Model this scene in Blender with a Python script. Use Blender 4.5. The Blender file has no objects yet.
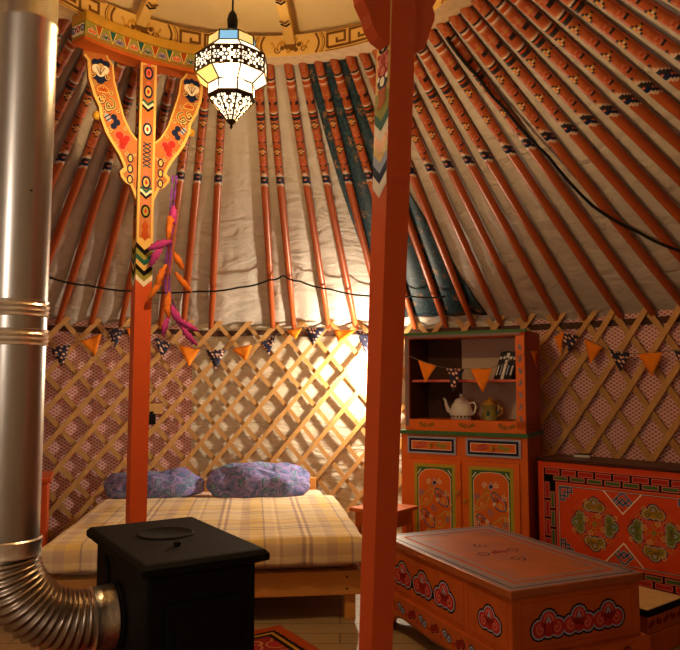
import bpy, math, random
from mathutils import Vector as V, Matrix, noise
random.seed(7)
PI = math.pi
SC = bpy.context.scene
COL = SC.collection

# ------------------------------------------------------------------ materials
def lin(h):
    c = [int(h[i:i+2], 16)/255 for i in (0, 2, 4)]
    return tuple(x/12.92 if x <= .04045 else ((x+.055)/1.055)**2.4 for x in c) + (1,)

def base(name):
    m = bpy.data.materials.new(name); m.use_nodes = True
    nt = m.node_tree; b = nt.nodes['Principled BSDF']
    return m, nt, b

def N(nt, t, **kw):
    n = nt.nodes.new(t)
    for k, v in kw.items():
        if k.startswith('i_'):
            n.inputs[k[2:]].default_value = v
        else:
            setattr(n, k, v)
    return n

def math_node(nt, op, a, b=None):
    n = nt.nodes.new('ShaderNodeMath'); n.operation = op
    for i, x in enumerate((a, b)):
        if x is None: continue
        if isinstance(x, (int, float)): n.inputs[i].default_value = x
        else: nt.links.new(x, n.inputs[i])
    return n.outputs[0]

def mixc(nt, fac, a, b, mode='MIX'):
    n = nt.nodes.new('ShaderNodeMix'); n.data_type = 'RGBA'; n.blend_type = mode
    if isinstance(fac, (int, float)): n.inputs[0].default_value = fac
    else: nt.links.new(fac, n.inputs[0])
    for s, x in ((6, a), (7, b)):
        if isinstance(x, tuple): n.inputs[s].default_value = x
        else: nt.links.new(x, n.inputs[s])
    return n.outputs[2]

def ramp(nt, fac, stops, interp='LINEAR'):
    n = nt.nodes.new('ShaderNodeValToRGB'); cr = n.color_ramp; cr.interpolation = interp
    while len(cr.elements) < len(stops): cr.elements.new(.5)
    for e, (p, c) in zip(cr.elements, stops):
        e.position = p; e.color = c
    nt.links.new(fac, n.inputs[0]); return n.outputs[0]

def paint(name, hexc, rough=.5, var=.25, scale=14, metal=0, bump=.05, stretch=(1, 1, 1), dark=None, spec=.22):
    m, nt, b = base(name)
    tc = N(nt, 'ShaderNodeTexCoord'); mp = N(nt, 'ShaderNodeMapping'); mp.inputs['Scale'].default_value = stretch
    nt.links.new(tc.outputs['Object'], mp.inputs[0])
    nz = N(nt, 'ShaderNodeTexNoise', i_Scale=scale, i_Detail=5.0, i_Roughness=.6); nt.links.new(mp.outputs[0], nz.inputs['Vector'])
    c = lin(hexc); d = lin(dark) if dark else tuple(x*.55 for x in c[:3])+(1,)
    f = ramp(nt, nz.outputs[0], [(.35, (1, 1, 1, 1)), (.75, (0, 0, 0, 1))])
    f2 = math_node(nt, 'SUBTRACT', 1.0, f); f2 = math_node(nt, 'MULTIPLY', f2, var)
    nt.links.new(mixc(nt, f2, c, d), b.inputs['Base Color'])
    b.inputs['Roughness'].default_value = rough; b.inputs['Metallic'].default_value = metal
    b.inputs['Specular IOR Level'].default_value = spec
    if bump:
        bp = N(nt, 'ShaderNodeBump', i_Strength=bump, i_Distance=.01); nt.links.new(nz.outputs[0], bp.inputs['Height'])
        nt.links.new(bp.outputs[0], b.inputs['Normal'])
    return m

M = {}
M['orange'] = paint('orange_paint', 'c8662a', .38, .35, 9)
M['pole'] = paint('pole_orange', 'a85228', .36, .4, 6, stretch=(1, 1, .3), dark='7a3016')
M['polepaint'] = paint('pole_painted_ground', 'b0663c', .45, .5, 16, dark='8a3c20')
M['polewhite'] = paint('pole_pale_paint', 'cbb09a', .5, .4, 30)
M['poleblack'] = paint('pole_dark_paint', '262024', .5, .3, 30)
M['polepink'] = paint('pole_pink_paint', 'b8664c', .5, .3, 30)
M['redpost'] = paint('red_orange_paint', 'c85226', .36, .2, 7)
M['redorange'] = paint('chest_orange', 'd4481c', .4, .3, 8)
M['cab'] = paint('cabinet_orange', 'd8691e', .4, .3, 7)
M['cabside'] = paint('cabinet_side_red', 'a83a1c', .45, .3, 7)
M['tableor'] = paint('table_orange', 'b8581e', .42, .45, 8, dark='7a3414')
M['tabletop'] = paint('table_top_worn_orange', 'a4572a', .42, .6, 7, dark='6e3c22', spec=.25)
M['navy'] = paint('navy_paint', '1c2444', .75, .2, 20, spec=.08)
M['black'] = paint('black_paint', '120f10', .75, .2, 20, spec=.08)
M['white'] = paint('white_paint', 'e8dcc8', .75, .2, 20, spec=.08)
M['pale'] = paint('pale_blue_paint', '9aa6c0', .75, .2, 20, spec=.08)
M['blue'] = paint('blue_paint', '3a558f', .75, .2, 20, spec=.08)
M['teal'] = paint('teal_paint', '1f5a52', .75, .2, 20, spec=.08)
M['green'] = paint('green_paint', '3f6a3c', .5, .25, 15)
M['lime'] = paint('yellow_green_paint', 'a8a02c', .5, .25, 15)
M['olive'] = paint('olive_paint', '8f8a3c', .75, .25, 15, spec=.08)
M['yellow'] = paint('yellow_paint', 'd6b066', .75, .3, 12, spec=.08)
M['gold'] = paint('gold_paint', 'b98a2c', .4, .4, 18)
M['brown'] = paint('brown_paint', '6a4416', .5, .25, 18)
M['red'] = paint('red_paint', 'ac302a', .75, .2, 18, spec=.08)
M['pink'] = paint('pink_paint', 'cf6a5c', .75, .2, 18, spec=.08)
M['rust'] = paint('rust_paint', 'a8481c', .75, .2, 18, spec=.08)
M['greyband'] = paint('grey_band_paint', '70686e', .42, .6, 22, dark='a0624a')
M['creamwood'] = paint('pale_ring_wood', 'd6b886', .5, .5, 26, dark='a87858')
M['pine'] = paint('pine_wood', 'd49a52', .45, .4, 8, stretch=(1, 6, 6), dark='a8652a')
M['lattice'] = paint('lattice_wood', 'c69a60', .5, .45, 6, stretch=(3, 3, 1), dark='9a6530')
M['latback'] = paint('lattice_wood_inner', 'b88e58', .55, .45, 6, stretch=(3, 3, 1), dark='8a5a2a')
M['cover'] = paint('crown_cover_cloth', 'd9c69a', .9, .25, 5, bump=.3)
M['iron'] = paint('black_cast_iron', '070606', .7, .4, 30, bump=.15, dark='0e0c0c', spec=.14)
M['steel'] = paint('galvanised_steel', 'c2bfbc', .3, .5, 5, metal=1, bump=.04, stretch=(1, 1, .15), dark='7d6a5c')
M['steelrib'] = paint('aluminium_duct', 'a89888', .33, .5, 12, metal=1, bump=.05, dark='6a5a50')
M['foil'] = paint('foil_clamp', 'ece4dc', .3, .3, 60, metal=1, bump=.2)
M['brass'] = paint('dark_brass', '4a3a26', .4, .4, 30, metal=.7)
M['cordblack'] = paint('black_cord', '14110f', .7, .2, 60)
M['string'] = paint('grey_string', '6a6058', .8, .2, 60)
M['inner'] = paint('cabinet_inside', 'c4ae98', .6, .25, 6)
M['shade_and_band'] = paint('cabinet_shade_and_band_brown', '4a2c20', .6, .3, 6)  # shade put into the cabinet's left inside; also the wall band's own brown
M['enamel'] = paint('white_enamel', 'd8d4cf', .2, .1, 10, bump=0)
M['tin'] = paint('green_gold_tin', '8f8446', .35, .5, 25, dark='5a6a40')
M['sheet'] = paint('cream_sheet', 'd8b8a4', .85, .2, 6, bump=.2)
M['orangecloth'] = paint('orange_flag_cloth', 'e8821a', .8, .15, 20)
M['feather_o'] = paint('orange_feather', 'd87428', .8, .3, 60)
M['feather_p'] = paint('magenta_feather', 'b43a8c', .8, .3, 60)
M['ribbon'] = paint('purple_ribbon', '7a3aa0', .6, .3, 30)
M['book'] = paint('black_book', '191619', .5, .2, 20)
M['bookw'] = paint('white_book', 'd8d4d0', .5, .2, 20)
M['darktop'] = paint('dark_chest_top', '46201a', .35, .4, 8)
M['armground'] = paint('carved_arm_ground', 'b06a30', .5, .45, 14, dark='8a3c1c')
M['floor'] = None

def cloth_canvas(name, h, h2):
    m, nt, b = base(name)
    tc = N(nt, 'ShaderNodeTexCoord'); mp = N(nt, 'ShaderNodeMapping'); mp.inputs['Scale'].default_value = (1.6, 1.6, 5)
    nt.links.new(tc.outputs['Object'], mp.inputs[0])
    a = N(nt, 'ShaderNodeTexNoise', i_Scale=2.2, i_Detail=6.0, i_Distortion=1.2); nt.links.new(mp.outputs[0], a.inputs['Vector'])
    fine = N(nt, 'ShaderNodeTexNoise', i_Scale=90.0, i_Detail=2.0); nt.links.new(tc.outputs['Object'], fine.inputs['Vector'])
    nt.links.new(mixc(nt, a.outputs[0], lin(h), lin(h2)), b.inputs['Base Color'])
    b.inputs['Roughness'].default_value = .9; b.inputs['Specular IOR Level'].default_value = .15
    b1 = N(nt, 'ShaderNodeBump', i_Strength=.55, i_Distance=.05); nt.links.new(a.outputs[0], b1.inputs['Height'])
    b2 = N(nt, 'ShaderNodeBump', i_Strength=.1, i_Distance=.004); nt.links.new(fine.outputs[0], b2.inputs['Height']); nt.links.new(b1.outputs[0], b2.inputs['Normal'])
    nt.links.new(b2.outputs[0], b.inputs['Normal'])
    return m
M['canvas'] = cloth_canvas('roof_canvas', 'c9c0b6', 'ada296')
M['lining'] = cloth_canvas('cream_wall_lining', 'd6cbb8', 'b8ac98')

def uvxy(nt):
    uv = N(nt, 'ShaderNodeUVMap'); s = N(nt, 'ShaderNodeSeparateXYZ'); nt.links.new(uv.outputs[0], s.inputs[0])
    return uv, s.outputs[0], s.outputs[1]

def pinklining():
    m, nt, b = base('pink_patterned_lining')
    uv, u, v = uvxy(nt)
    k = 2*PI/.027
    s1 = math_node(nt, 'SINE', math_node(nt, 'MULTIPLY', math_node(nt, 'ADD', math_node(nt, 'MULTIPLY', u, .62), v), k))
    s2 = math_node(nt, 'SINE', math_node(nt, 'MULTIPLY', math_node(nt, 'SUBTRACT', math_node(nt, 'MULTIPLY', u, .62), v), k))
    mx = math_node(nt, 'MAXIMUM', s1, s2)
    f = ramp(nt, mx, [(.45, lin('b45868')), (.85, lin('e6d6cb'))])
    nz = N(nt, 'ShaderNodeTexNoise', i_Scale=5.0); nt.links.new(uv.outputs[0], nz.inputs['Vector'])
    nt.links.new(mixc(nt, math_node(nt, 'MULTIPLY', nz.outputs[0], .4), f, lin('b07068')), b.inputs['Base Color'])
    b.inputs['Roughness'].default_value = .85
    bp = N(nt, 'ShaderNodeBump', i_Strength=.2, i_Distance=.02); nt.links.new(nz.outputs[0], bp.inputs['Height']); nt.links.new(bp.outputs[0], b.inputs['Normal'])
    return m
M['pinklining'] = pinklining()

def brocade():
    m, nt, b = base('teal_brocade')
    uv, u, v = uvxy(nt)
    vo = N(nt, 'ShaderNodeTexVoronoi', i_Scale=9.0); nt.links.new(uv.outputs[0], vo.inputs['Vector'])
    nz = N(nt, 'ShaderNodeTexNoise', i_Scale=26.0, i_Detail=4.0, i_Distortion=2.0); nt.links.new(uv.outputs[0], nz.inputs['Vector'])
    near = ramp(nt, vo.outputs['Distance'], [(.25, (1, 1, 1, 1)), (.42, (0, 0, 0, 1))])
    spot = math_node(nt, 'MULTIPLY', near, ramp(nt, nz.outputs[0], [(.5, (0, 0, 0, 1)), (.58, (1, 1, 1, 1))]))
    nz2 = N(nt, 'ShaderNodeTexNoise', i_Scale=40.0, i_Detail=3.0); nt.links.new(uv.outputs[0], nz2.inputs['Vector'])
    c = mixc(nt, ramp(nt, nz2.outputs[0], [(.45, (0, 0, 0, 1)), (.65, (1, 1, 1, 1))]), lin('15262e'), lin('27454f'))
    c = mixc(nt, spot, c, lin('94602e'))
    nt.links.new(c, b.inputs['Base Color']); b.inputs['Roughness'].default_value = .55
    b.inputs['Specular IOR Level'].default_value = .2
    return m
M['brocade'] = brocade()

def plaid():
    m, nt, b = base('plaid_blanket_cloth')
    uv, u, v = uvxy(nt)
    cream = lin('e0d0b2'); mv = lin('a08a92'); pk = lin('c8b09c'); ye = lin('e2c88a'); wt = lin('eee0c0')
    def stripes(x, per, off):
        f = math_node(nt, 'FRACT', math_node(nt, 'ADD', math_node(nt, 'DIVIDE', x, per), off))
        return ramp(nt, f, [(0, cream), (.16, mv), (.20, wt), (.24, mv), (.28, cream), (.44, pk), (.56, ye), (.72, mv), (.745, cream), (.86, wt), (.9, pk), (.94, cream)], 'CONSTANT')
    a = stripes(u, .46, .1); c = stripes(v, .5, .35)
    col = mixc(nt, .5, a, c)
    col = mixc(nt, .35, col, mixc(nt, 1.0, a, c, 'MULTIPLY'))
    nz = N(nt, 'ShaderNodeTexNoise', i_Scale=160.0, i_Detail=2.0); nt.links.new(uv.outputs[0], nz.inputs['Vector'])
    nz2 = N(nt, 'ShaderNodeTexNoise', i_Scale=5.0, i_Detail=3.0); nt.links.new(uv.outputs[0], nz2.inputs['Vector'])
    nt.links.new(col, b.inputs['Base Color']); b.inputs['Roughness'].default_value = .95; b.inputs['Specular IOR Level'].default_value = .1
    b1 = N(nt, 'ShaderNodeBump', i_Strength=.35, i_Distance=.03); nt.links.new(nz2.outputs[0], b1.inputs['Height'])
    bp = N(nt, 'ShaderNodeBump', i_Strength=.3, i_Distance=.004); nt.links.new(nz.outputs[0], bp.inputs['Height']); nt.links.new(b1.outputs[0], bp.inputs['Normal'])
    nt.links.new(bp.outputs[0], b.inputs['Normal'])
    return m
M['plaid'] = plaid()

def pillowcloth():
    m, nt, b = base('purple_blue_pillow_cloth')
    tc = N(nt, 'ShaderNodeTexCoord')
    nz = N(nt, 'ShaderNodeTexNoise', i_Scale=13.0, i_Detail=5.0, i_Distortion=.7); nt.links.new(tc.outputs['Object'], nz.inputs['Vector'])
    c = ramp(nt, nz.outputs[0], [(.3, lin('45406a')), (.40, lin('5a70a8')), (.46, lin('7868ac')), (.52, lin('948cbc')), (.57, lin('4a5a90')), (.64, lin('6a94a8')), (.70, lin('9460a8')), (.78, lin('505a98'))])
    nt.links.new(c, b.inputs['Base Color']); b.inputs['Roughness'].default_value = .85
    bp = N(nt, 'ShaderNodeBump', i_Strength=.6, i_Distance=.03); nt.links.new(nz.outputs[0], bp.inputs['Height']); nt.links.new(bp.outputs[0], b.inputs['Normal'])
    return m
M['pillow'] = pillowcloth()

def navyflag():
    m, nt, b = base('navy_dotted_cloth')
    uv, u, v = uvxy(nt)
    vo = N(nt, 'ShaderNodeTexVoronoi', i_Scale=34.0); vo.inputs['Randomness'].default_value = .45; nt.links.new(uv.outputs[0], vo.inputs['Vector'])
    f = ramp(nt, vo.outputs['Distance'], [(.0, (1, 1, 1, 1)), (.36, (0, 0, 0, 1))], 'CONSTANT')
    c = mixc(nt, f, lin('1c1d3a'), lin('d8a078'))
    f2 = ramp(nt, vo.outputs['Distance'], [(.0, (1, 1, 1, 1)), (.18, (0, 0, 0, 1))], 'CONSTANT')
    c = mixc(nt, f2, c, lin('d0d0e0'))
    nt.links.new(c, b.inputs['Base Color']); b.inputs['Roughness'].default_value = .85
    return m
M['navyflag'] = navyflag()

def floormat():
    m, nt, b = base('worn_floor_boards')
    tc = N(nt, 'ShaderNodeTexCoord')
    br = N(nt, 'ShaderNodeTexBrick', i_Scale=1.0); br.inputs['Brick Width'].default_value = 1.6; br.inputs['Row Height'].default_value = .14
    br.inputs['Mortar Size'].default_value = .004
    br.inputs['Color1'].default_value = lin('a8906e'); br.inputs['Color2'].default_value = lin('96805f'); br.inputs['Mortar'].default_value = lin('4a3a28')
    nt.links.new(tc.outputs['Object'], br.inputs['Vector'])
    nz = N(nt, 'ShaderNodeTexNoise', i_Scale=6.0, i_Detail=6.0); nt.links.new(tc.outputs['Object'], nz.inputs['Vector'])
    nt.links.new(mixc(nt, math_node(nt, 'MULTIPLY', nz.outputs[0], .5), br.outputs[0], lin('7a644a')), b.inputs['Base Color'])
    b.inputs['Roughness'].default_value = .55
    return m
M['floor'] = floormat()

def rugmat():
    m, nt, b = base('red_rug_pile')
    tc = N(nt, 'ShaderNodeTexCoord')
    vo = N(nt, 'ShaderNodeTexVoronoi', i_Scale=11.0); nt.links.new(tc.outputs['Object'], vo.inputs['Vector'])
    c = ramp(nt, vo.outputs['Distance'], [(0, lin('c8a060')), (.16, lin('2a2436')), (.26, lin('a01e20')), (.55, lin('8a1a1e')), (.62, lin('c08050')), (.68, lin('8a1a1e'))], 'CONSTANT')
    nt.links.new(c, b.inputs['Base Color']); b.inputs['Roughness'].default_value = .95
    nz = N(nt, 'ShaderNodeTexNoise', i_Scale=250.0); nt.links.new(tc.outputs['Object'], nz.inputs['Vector'])
    bp = N(nt, 'ShaderNodeBump', i_Strength=.5, i_Distance=.004); nt.links.new(nz.outputs[0], bp.inputs['Height']); nt.links.new(bp.outputs[0], b.inputs['Normal'])
    return m
M['rug'] = rugmat()

def litglass(name, h, strength, transp=.45):
    m, nt, b = base(name); nt.nodes.remove(b)
    out = [n for n in nt.nodes if n.type == 'OUTPUT_MATERIAL'][0]
    e = N(nt, 'ShaderNodeEmission'); e.inputs[0].default_value = lin(h); e.inputs[1].default_value = strength
    t = N(nt, 'ShaderNodeBsdfTransparent'); t.inputs[0].default_value = lin(h)
    mx = N(nt, 'ShaderNodeMixShader'); mx.inputs[0].default_value = 1-transp
    nt.links.new(t.outputs[0], mx.inputs[1]); nt.links.new(e.outputs[0], mx.inputs[2]); nt.links.new(mx.outputs[0], out.inputs[0])
    return m
M['glass_w'] = litglass('frosted_lit_glass', 'fff0d2', 3.2, .6)
M['glass_y'] = litglass('yellow_lit_glass', 'f2d68a', 1.8, .6)
M['glass_b'] = litglass('blue_lit_glass', '9ac8e0', 1.8, .6)
M['bulb'] = litglass('glowing_bulb', 'ffe2b4', 30, 0)

# ------------------------------------------------------------------ mesh builder
class MB:
    def __init__(s): s.v = []; s.f = []; s.m = []; s.mats = []; s.uv = None
    def mi(s, m):
        if isinstance(m, str): m = M[m]
        if m not in s.mats: s.mats.append(m)
        return s.mats.index(m)
    def add(s, vs, fs, mat):
        o = len(s.v); s.v += [V(x) for x in vs]; k = s.mi(mat)
        for f in fs: s.f.append([o+i for i in f]); s.m.append(k)
        return s
    def box(s, c, d, mat, rot=None):
        x, y, z = (q/2 for q in d); vs = [V((a, b, e)) for a in (-x, x) for b in (-y, y) for e in (-z, z)]
        if rot is not None: vs = [rot @ q for q in vs]
        vs = [q+V(c) for q in vs]
        return s.add(vs, [(0, 1, 3, 2), (4, 6, 7, 5), (0, 4, 5, 1), (2, 3, 7, 6), (0, 2, 6, 4), (1, 5, 7, 3)], mat)
    def prism(s, pts, n, mat):
        k = len(pts); n = V(n); p = [V(q) for q in pts]
        fs = [list(range(k)), list(range(2*k-1, k-1, -1))] + [(i, k+i, k+(i+1) % k, (i+1) % k) for i in range(k)]
        return s.add(p+[q+n for q in p], fs, mat)
    def tube(s, pts, r, mat, seg=8, cap=True, closed=False):
        pts = [V(p) for p in pts]; n = len(pts); vs = []; up = V((0, 0, 1))
        for i, p in enumerate(pts):
            a = pts[(i-1) % n] if closed else pts[max(i-1, 0)]; b = pts[(i+1) % n] if closed else pts[min(i+1, n-1)]
            t = (b-a).normalized()
            if i == 0:
                up = V((0, 0, 1)) if abs(t.z) < .9 else V((1, 0, 0))
                x = t.cross(up).normalized()
            else: x = (x - t*x.dot(t)).normalized()
            y = t.cross(x); rr = r[i] if isinstance(r, (list, tuple)) else r
            vs += [p + (x*math.cos(2*PI*k/seg)+y*math.sin(2*PI*k/seg))*rr for k in range(seg)]
        fs = []
        for i in range(n if closed else n-1):
            j = (i+1) % n
            fs += [(i*seg+k, i*seg+(k+1) % seg, j*seg+(k+1) % seg, j*seg+k) for k in range(seg)]
        if cap and not closed: fs += [list(range(seg-1, -1, -1)), list(range((n-1)*seg, n*seg))]
        return s.add(vs, fs, mat)
    def lathe(s, prof, mat, c=(0, 0, 0), seg=24, ph=0, cap=True):
        vs = [V(c)+V((r*math.cos(2*PI*k/seg+ph), r*math.sin(2*PI*k/seg+ph), z)) for r, z in prof for k in range(seg)]
        fs = [(i*seg+k, i*seg+(k+1) % seg, (i+1)*seg+(k+1) % seg, (i+1)*seg+k) for i in range(len(prof)-1) for k in range(seg)]
        if cap: fs += [list(range(seg-1, -1, -1)), list(range((len(prof)-1)*seg, len(prof)*seg))]
        return s.add(vs, fs, mat)
    # painted ornament on a surface map S(u, v, lift)
    def stroke(s, S, pts, w, mat, l=.0008, closed=False):
        pts = [V((p[0], p[1])) for p in pts]; n = len(pts); L = []; R = []
        for i in range(n):
            a = pts[(i-1) % n] if closed else pts[max(i-1, 0)]; b = pts[(i+1) % n] if closed else pts[min(i+1, n-1)]
            d1 = pts[i]-a; d2 = b-pts[i]
            if d1.length < 1e-9: d1 = d2
            if d2.length < 1e-9: d2 = d1
            d1 = d1.normalized(); d2 = d2.normalized()
            t = d1+d2; t = t.normalized() if t.length > 1e-6 else d1
            q = V((-t.y, t.x)); m = V((-d1.y, d1.x)); c = max(.45, q.dot(m))
            L.append(pts[i]+q*(w/2/c)); R.append(pts[i]-q*(w/2/c))
        vs = [S(p.x, p.y, l) for p in L]+[S(p.x, p.y, l) for p in R]
        fs = [(n+i, n+(i+1) % n, (i+1) % n, i) for i in range(n if closed else n-1)]
        return s.add(vs, fs, mat)
    def fill(s, S, pts, mat, l=.0006):
        a = sum(pts[i-1][0]*pts[i][1]-pts[i][0]*pts[i-1][1] for i in range(len(pts)))
        if a < 0: pts = pts[::-1]
        return s.add([S(p[0], p[1], l) for p in pts], [list(range(len(pts)))], mat)
    def disc(s, S, u, v, r, mat, l=.0006, n=14, ry=None):
        return s.fill(S, [(u+r*math.cos(2*PI*k/n), v+(ry or r)*math.sin(2*PI*k/n)) for k in range(n)], mat, l)
    def rect(s, S, u0, v0, u1, v1, mat, l=.0006): return s.fill(S, [(u0, v0), (u1, v0), (u1, v1), (u0, v1)], mat, l)
    def frame(s, S, u0, v0, u1, v1, w, mat, l=.0008):
        return s.stroke(S, [(u0, v0), (u1, v0), (u1, v1), (u0, v1)], w, mat, l, True)
    def build(s, name, parent=None, smooth=None, bevel=0, loc=None, rz=0, uv=None):
        me = bpy.data.meshes.new(name); me.from_pydata([tuple(q) for q in s.v], [], s.f)
        for m in s.mats: me.materials.append(m)
        me.polygons.foreach_set('material_index', s.m)
        if uv:
            lay = me.uv_layers.new(name='UVMap')
            for lp in me.loops: lay.data[lp.index].uv = uv[lp.vertex_index]
        me.update()
        if smooth:
            me.shade_smooth(); me.set_sharp_from_angle(angle=math.radians(smooth))
        o = bpy.data.objects.new(name, me); COL.objects.link(o); o.parent = parent
        if loc is not None: o.location = loc
        o.rotation_euler.z = rz
        if bevel:
            b = o.modifiers.new('edge', 'BEVEL'); b.width = bevel; b.segments = 2; b.limit_method = 'ANGLE'; b.angle_limit = .9
        return o

def tag(o, label=None, cat=None, group=None, kind=None):
    if label: o['label'] = label
    if cat: o['category'] = cat
    if group: o['group'] = group
    if kind: o['kind'] = kind
    return o
def thing(name, loc, label, cat, rz=0, group=None):
    o = bpy.data.objects.new(name, None); COL.objects.link(o); o.location = loc; o.rotation_euler.z = rz; o.empty_display_size = .1
    return tag(o, label, cat, group)
def plane(o, ex, ey):
    o, ex, ey = V(o), V(ex), V(ey); n = ex.cross(ey).normalized()
    return lambda u, v, l: o+ex*u+ey*v+n*l

# ornament motifs
def sub(S, cx, cy, s, rot=0):
    c, d = math.cos(rot)*s, math.sin(rot)*s
    return lambda u, v, l: S(cx+u*c-v*d, cy+u*d+v*c, l)
def spiral(cx, cy, r, turns=1.5, ph=0, sgn=1, n=18):
    return [(cx+r*(1-.85*k/n)*math.cos(ph+sgn*2*PI*turns*k/n), cy+r*(1-.85*k/n)*math.sin(ph+sgn*2*PI*turns*k/n)) for k in range(n+1)]
def cloud(b, S, cx, cy, s, rot=0, cols=('black', 'pale', 'red', 'pink'), wide=.17):
    T = sub(S, cx, cy, s, rot)
    lobes = [(-.56, -.16, .41), (.56, -.16, .41), (0, .20, .45), (0, -.15, .4)]
    for u, v, r in lobes: b.disc(T, u, v, r+wide, cols[0], .0006)
    for u, v, r in lobes: b.disc(T, u, v, r+wide*.45, cols[1], .0010)
    for u, v, r in lobes: b.disc(T, u, v, r, cols[2], .0014)
    b.stroke(T, spiral(-.5, -.18, .27, 1.3, PI/2), .09, cols[3], .0018)
    b.stroke(T, spiral(.5, -.18, .27, 1.3, PI/2, -1), .09, cols[3], .0018)
    b.stroke(T, [(-.3, .14), (-.2, .42), (0, .52), (.2, .42), (.3, .14)], .09, cols[3], .0018)
    b.stroke(T, [(-.12, .1), (0, .36), (.12, .1)], .1, cols[1], .0018)
def scroll(b, S, cx, cy, s, rot, a, c2, w=.2, flip=1):
    T = sub(S, cx, cy, s, rot)
    p1 = spiral(-.5, .1*flip, .48, 1.25, PI, -flip)[::-1]; p2 = spiral(.5, -.1*flip, .48, 1.25, PI, flip)
    b.stroke(T, p1, w*1.9, a, .0008); b.stroke(T, p2, w*1.9, a, .0008)
    b.stroke(T, p1, w*.8, c2, .0014); b.stroke(T, p2, w*.8, c2, .0014)
def key_run(b, S, u0, v0, n, d, h, w, mat, l=.001, vert=False):
    def P(u, v): return (u0+v, v0+u) if vert else (u0+u, v0+v)
    pts = []
    for i in range(n):
        a = i*d
        pts += [P(a, 0), P(a, h), P(a+d*.78, h), P(a+d*.78, h*.32), P(a+d*.42, h*.32), P(a+d*.42, h*.62)]
        b.stroke(S, pts, w, mat, l); pts = []
        b.stroke(S, [P(a, 0), P(a+d, 0)], w, mat, l)
def knot(b, S, cx, cy, s, rot=0, c1='black', c2='white'):
    T = sub(S, cx, cy, s, rot)
    for c, w, l in ((c1, .36, .0010), (c2, .15, .0015)):
        b.stroke(T, [(-1, 1), (1, 1)], w, c, l); b.stroke(T, [(-1, 1), (-1, -1)], w, c, l)
        b.stroke(T, [(1, 1), (1, .3), (-.3, .3), (-.3, -1), (-1, -1)], w, c, l)
        b.stroke(T, [(.35, 1), (.35, -.35), (-1, -.35)], w, c, l)

# ------------------------------------------------------------------ layout constants
CX, CY = -.42, 2.708
R = 3.2; HW = 1.72; RO = 1.17; HT = 3.10
def pol(a, r, z=0): return V((CX+r*math.cos(a), CY+r*math.sin(a), z))
rad = math.radians

# ------------------------------------------------------------------ room shell
b = MB(); nf = 64
b.add([pol(2*PI*k/nf, 3.45, 0) for k in range(nf)]+[pol(2*PI*k/nf, 3.45, -.08) for k in range(nf)],
      [list(range(nf)), list(range(2*nf-1, nf-1, -1))]+[(k, nf+k, nf+(k+1) % nf, (k+1) % nf) for k in range(nf)], 'floor')
tag(b.build('floor'), kind='structure')

def wall(name, a0, a1, mat):
    b = MB(); uv = []; n = int((a1-a0)/1.5)+1; m = 16
    for i in range(n+1):
        a = rad(a0+(a1-a0)*i/n)
        for j in range(m+1):
            z = 1.80*j/m
            d = .02*noise.noise((a*9, z*1.5, 3.1))
            b.v.append(pol(a, R+.025+d*.8, z)); uv.append((a*R, z))
    k = b.mi(mat)
    for i in range(n):
        for j in range(m):
            q = i*(m+1)+j
            b.f.append([q, q+1, q+m+2, q+m+1]); b.m.append(k)
    return tag(b.build(name, smooth=60, uv=uv), kind='structure')
wall('wall_left', 104.5, 190, 'pinklining'); wall('wall_back', 57, 104.5, 'lining'); wall('wall_right', -30, 57, 'pinklining')
wall('wall_front', 190, 330, 'lining')

POLES = [165.7, 161.4, 157.2, 152.9, 148.7, 144.4, 140.2, 135.9, 131.7, 127.5, 123.3, 118.9, 114.8, 109.3, 106, 101.9, 92.65, 89.45, 84.15, 80,
         75.6, 71.1, 66.5, 62.5, 58.5, 54.7, 50.5, 46.8, 42.1, 38.0, 33.8, 29.5, 25.4, 21.1, 16.9, 12.6, 8.4, 4.1, -.2, -4.5, -8.8]
def sag(adeg):
    # 0 on a pole, 1 half way between two poles
    for p, q in zip(POLES, POLES[1:]):
        if q <= adeg <= p: return math.sin(PI*(adeg-q)/(p-q))
    return .5+.5*math.sin(rad(adeg)*84)
def roof_pt(a, s, off):
    z = HW+(HT-HW)*s; r = R+(RO-R)*s
    L = math.hypot(HT-HW, R-RO); nr, nz = (HT-HW)/L, (R-RO)/L
    return pol(a, r+nr*off, z+nz*off)
b = MB(); n = 720; m = 34
for i in range(n):
    ad = -30+360*i/n; a = rad(ad); sg = sag(ad)
    for j in range(m+1):
        s = -.06+1.09*j/m
        w = .034-.022*sg+.018*(noise.noise((ad*.35, s*5, 1.7))+.3)*(1.1-s)+.012*noise.noise((ad*.9, s*14+ad*.12, 8.3))*(1.1-s)
        b.v.append(roof_pt(a, s, w+.006))
k = b.mi('canvas')
for i in range(n):
    for j in range(m):
        p = i*(m+1)+j; q = ((i+1) % n)*(m+1)+j
        b.f.append([p, q, q+1, p+1]); b.m.append(k)
tag(b.build('ceiling', smooth=60), kind='structure')
# felt cover over the crown
b = MB(); n = 48
for j in range(9):
    t = j/8; r = 1.24*(1-t)+.01; z = 3.19+.42*math.sin(PI/2*t)
    for i in range(n):
        a = 2*PI*i/n; b.v.append(pol(a, r, z+.012*noise.noise((math.cos(a)*3*r, math.sin(a)*3*r, 4))))
k = b.mi('cover')
for j in range(8):
    for i in range(n):
        b.f.append([j*n+i, j*n+(i+1) % n, (j+1)*n+(i+1) % n, (j+1)*n+i]); b.m.append(k)
b.f.append([8*n+i for i in range(n)]); b.m.append(k)
tag(b.build('ceiling_crown', smooth=60), kind='structure')

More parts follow.
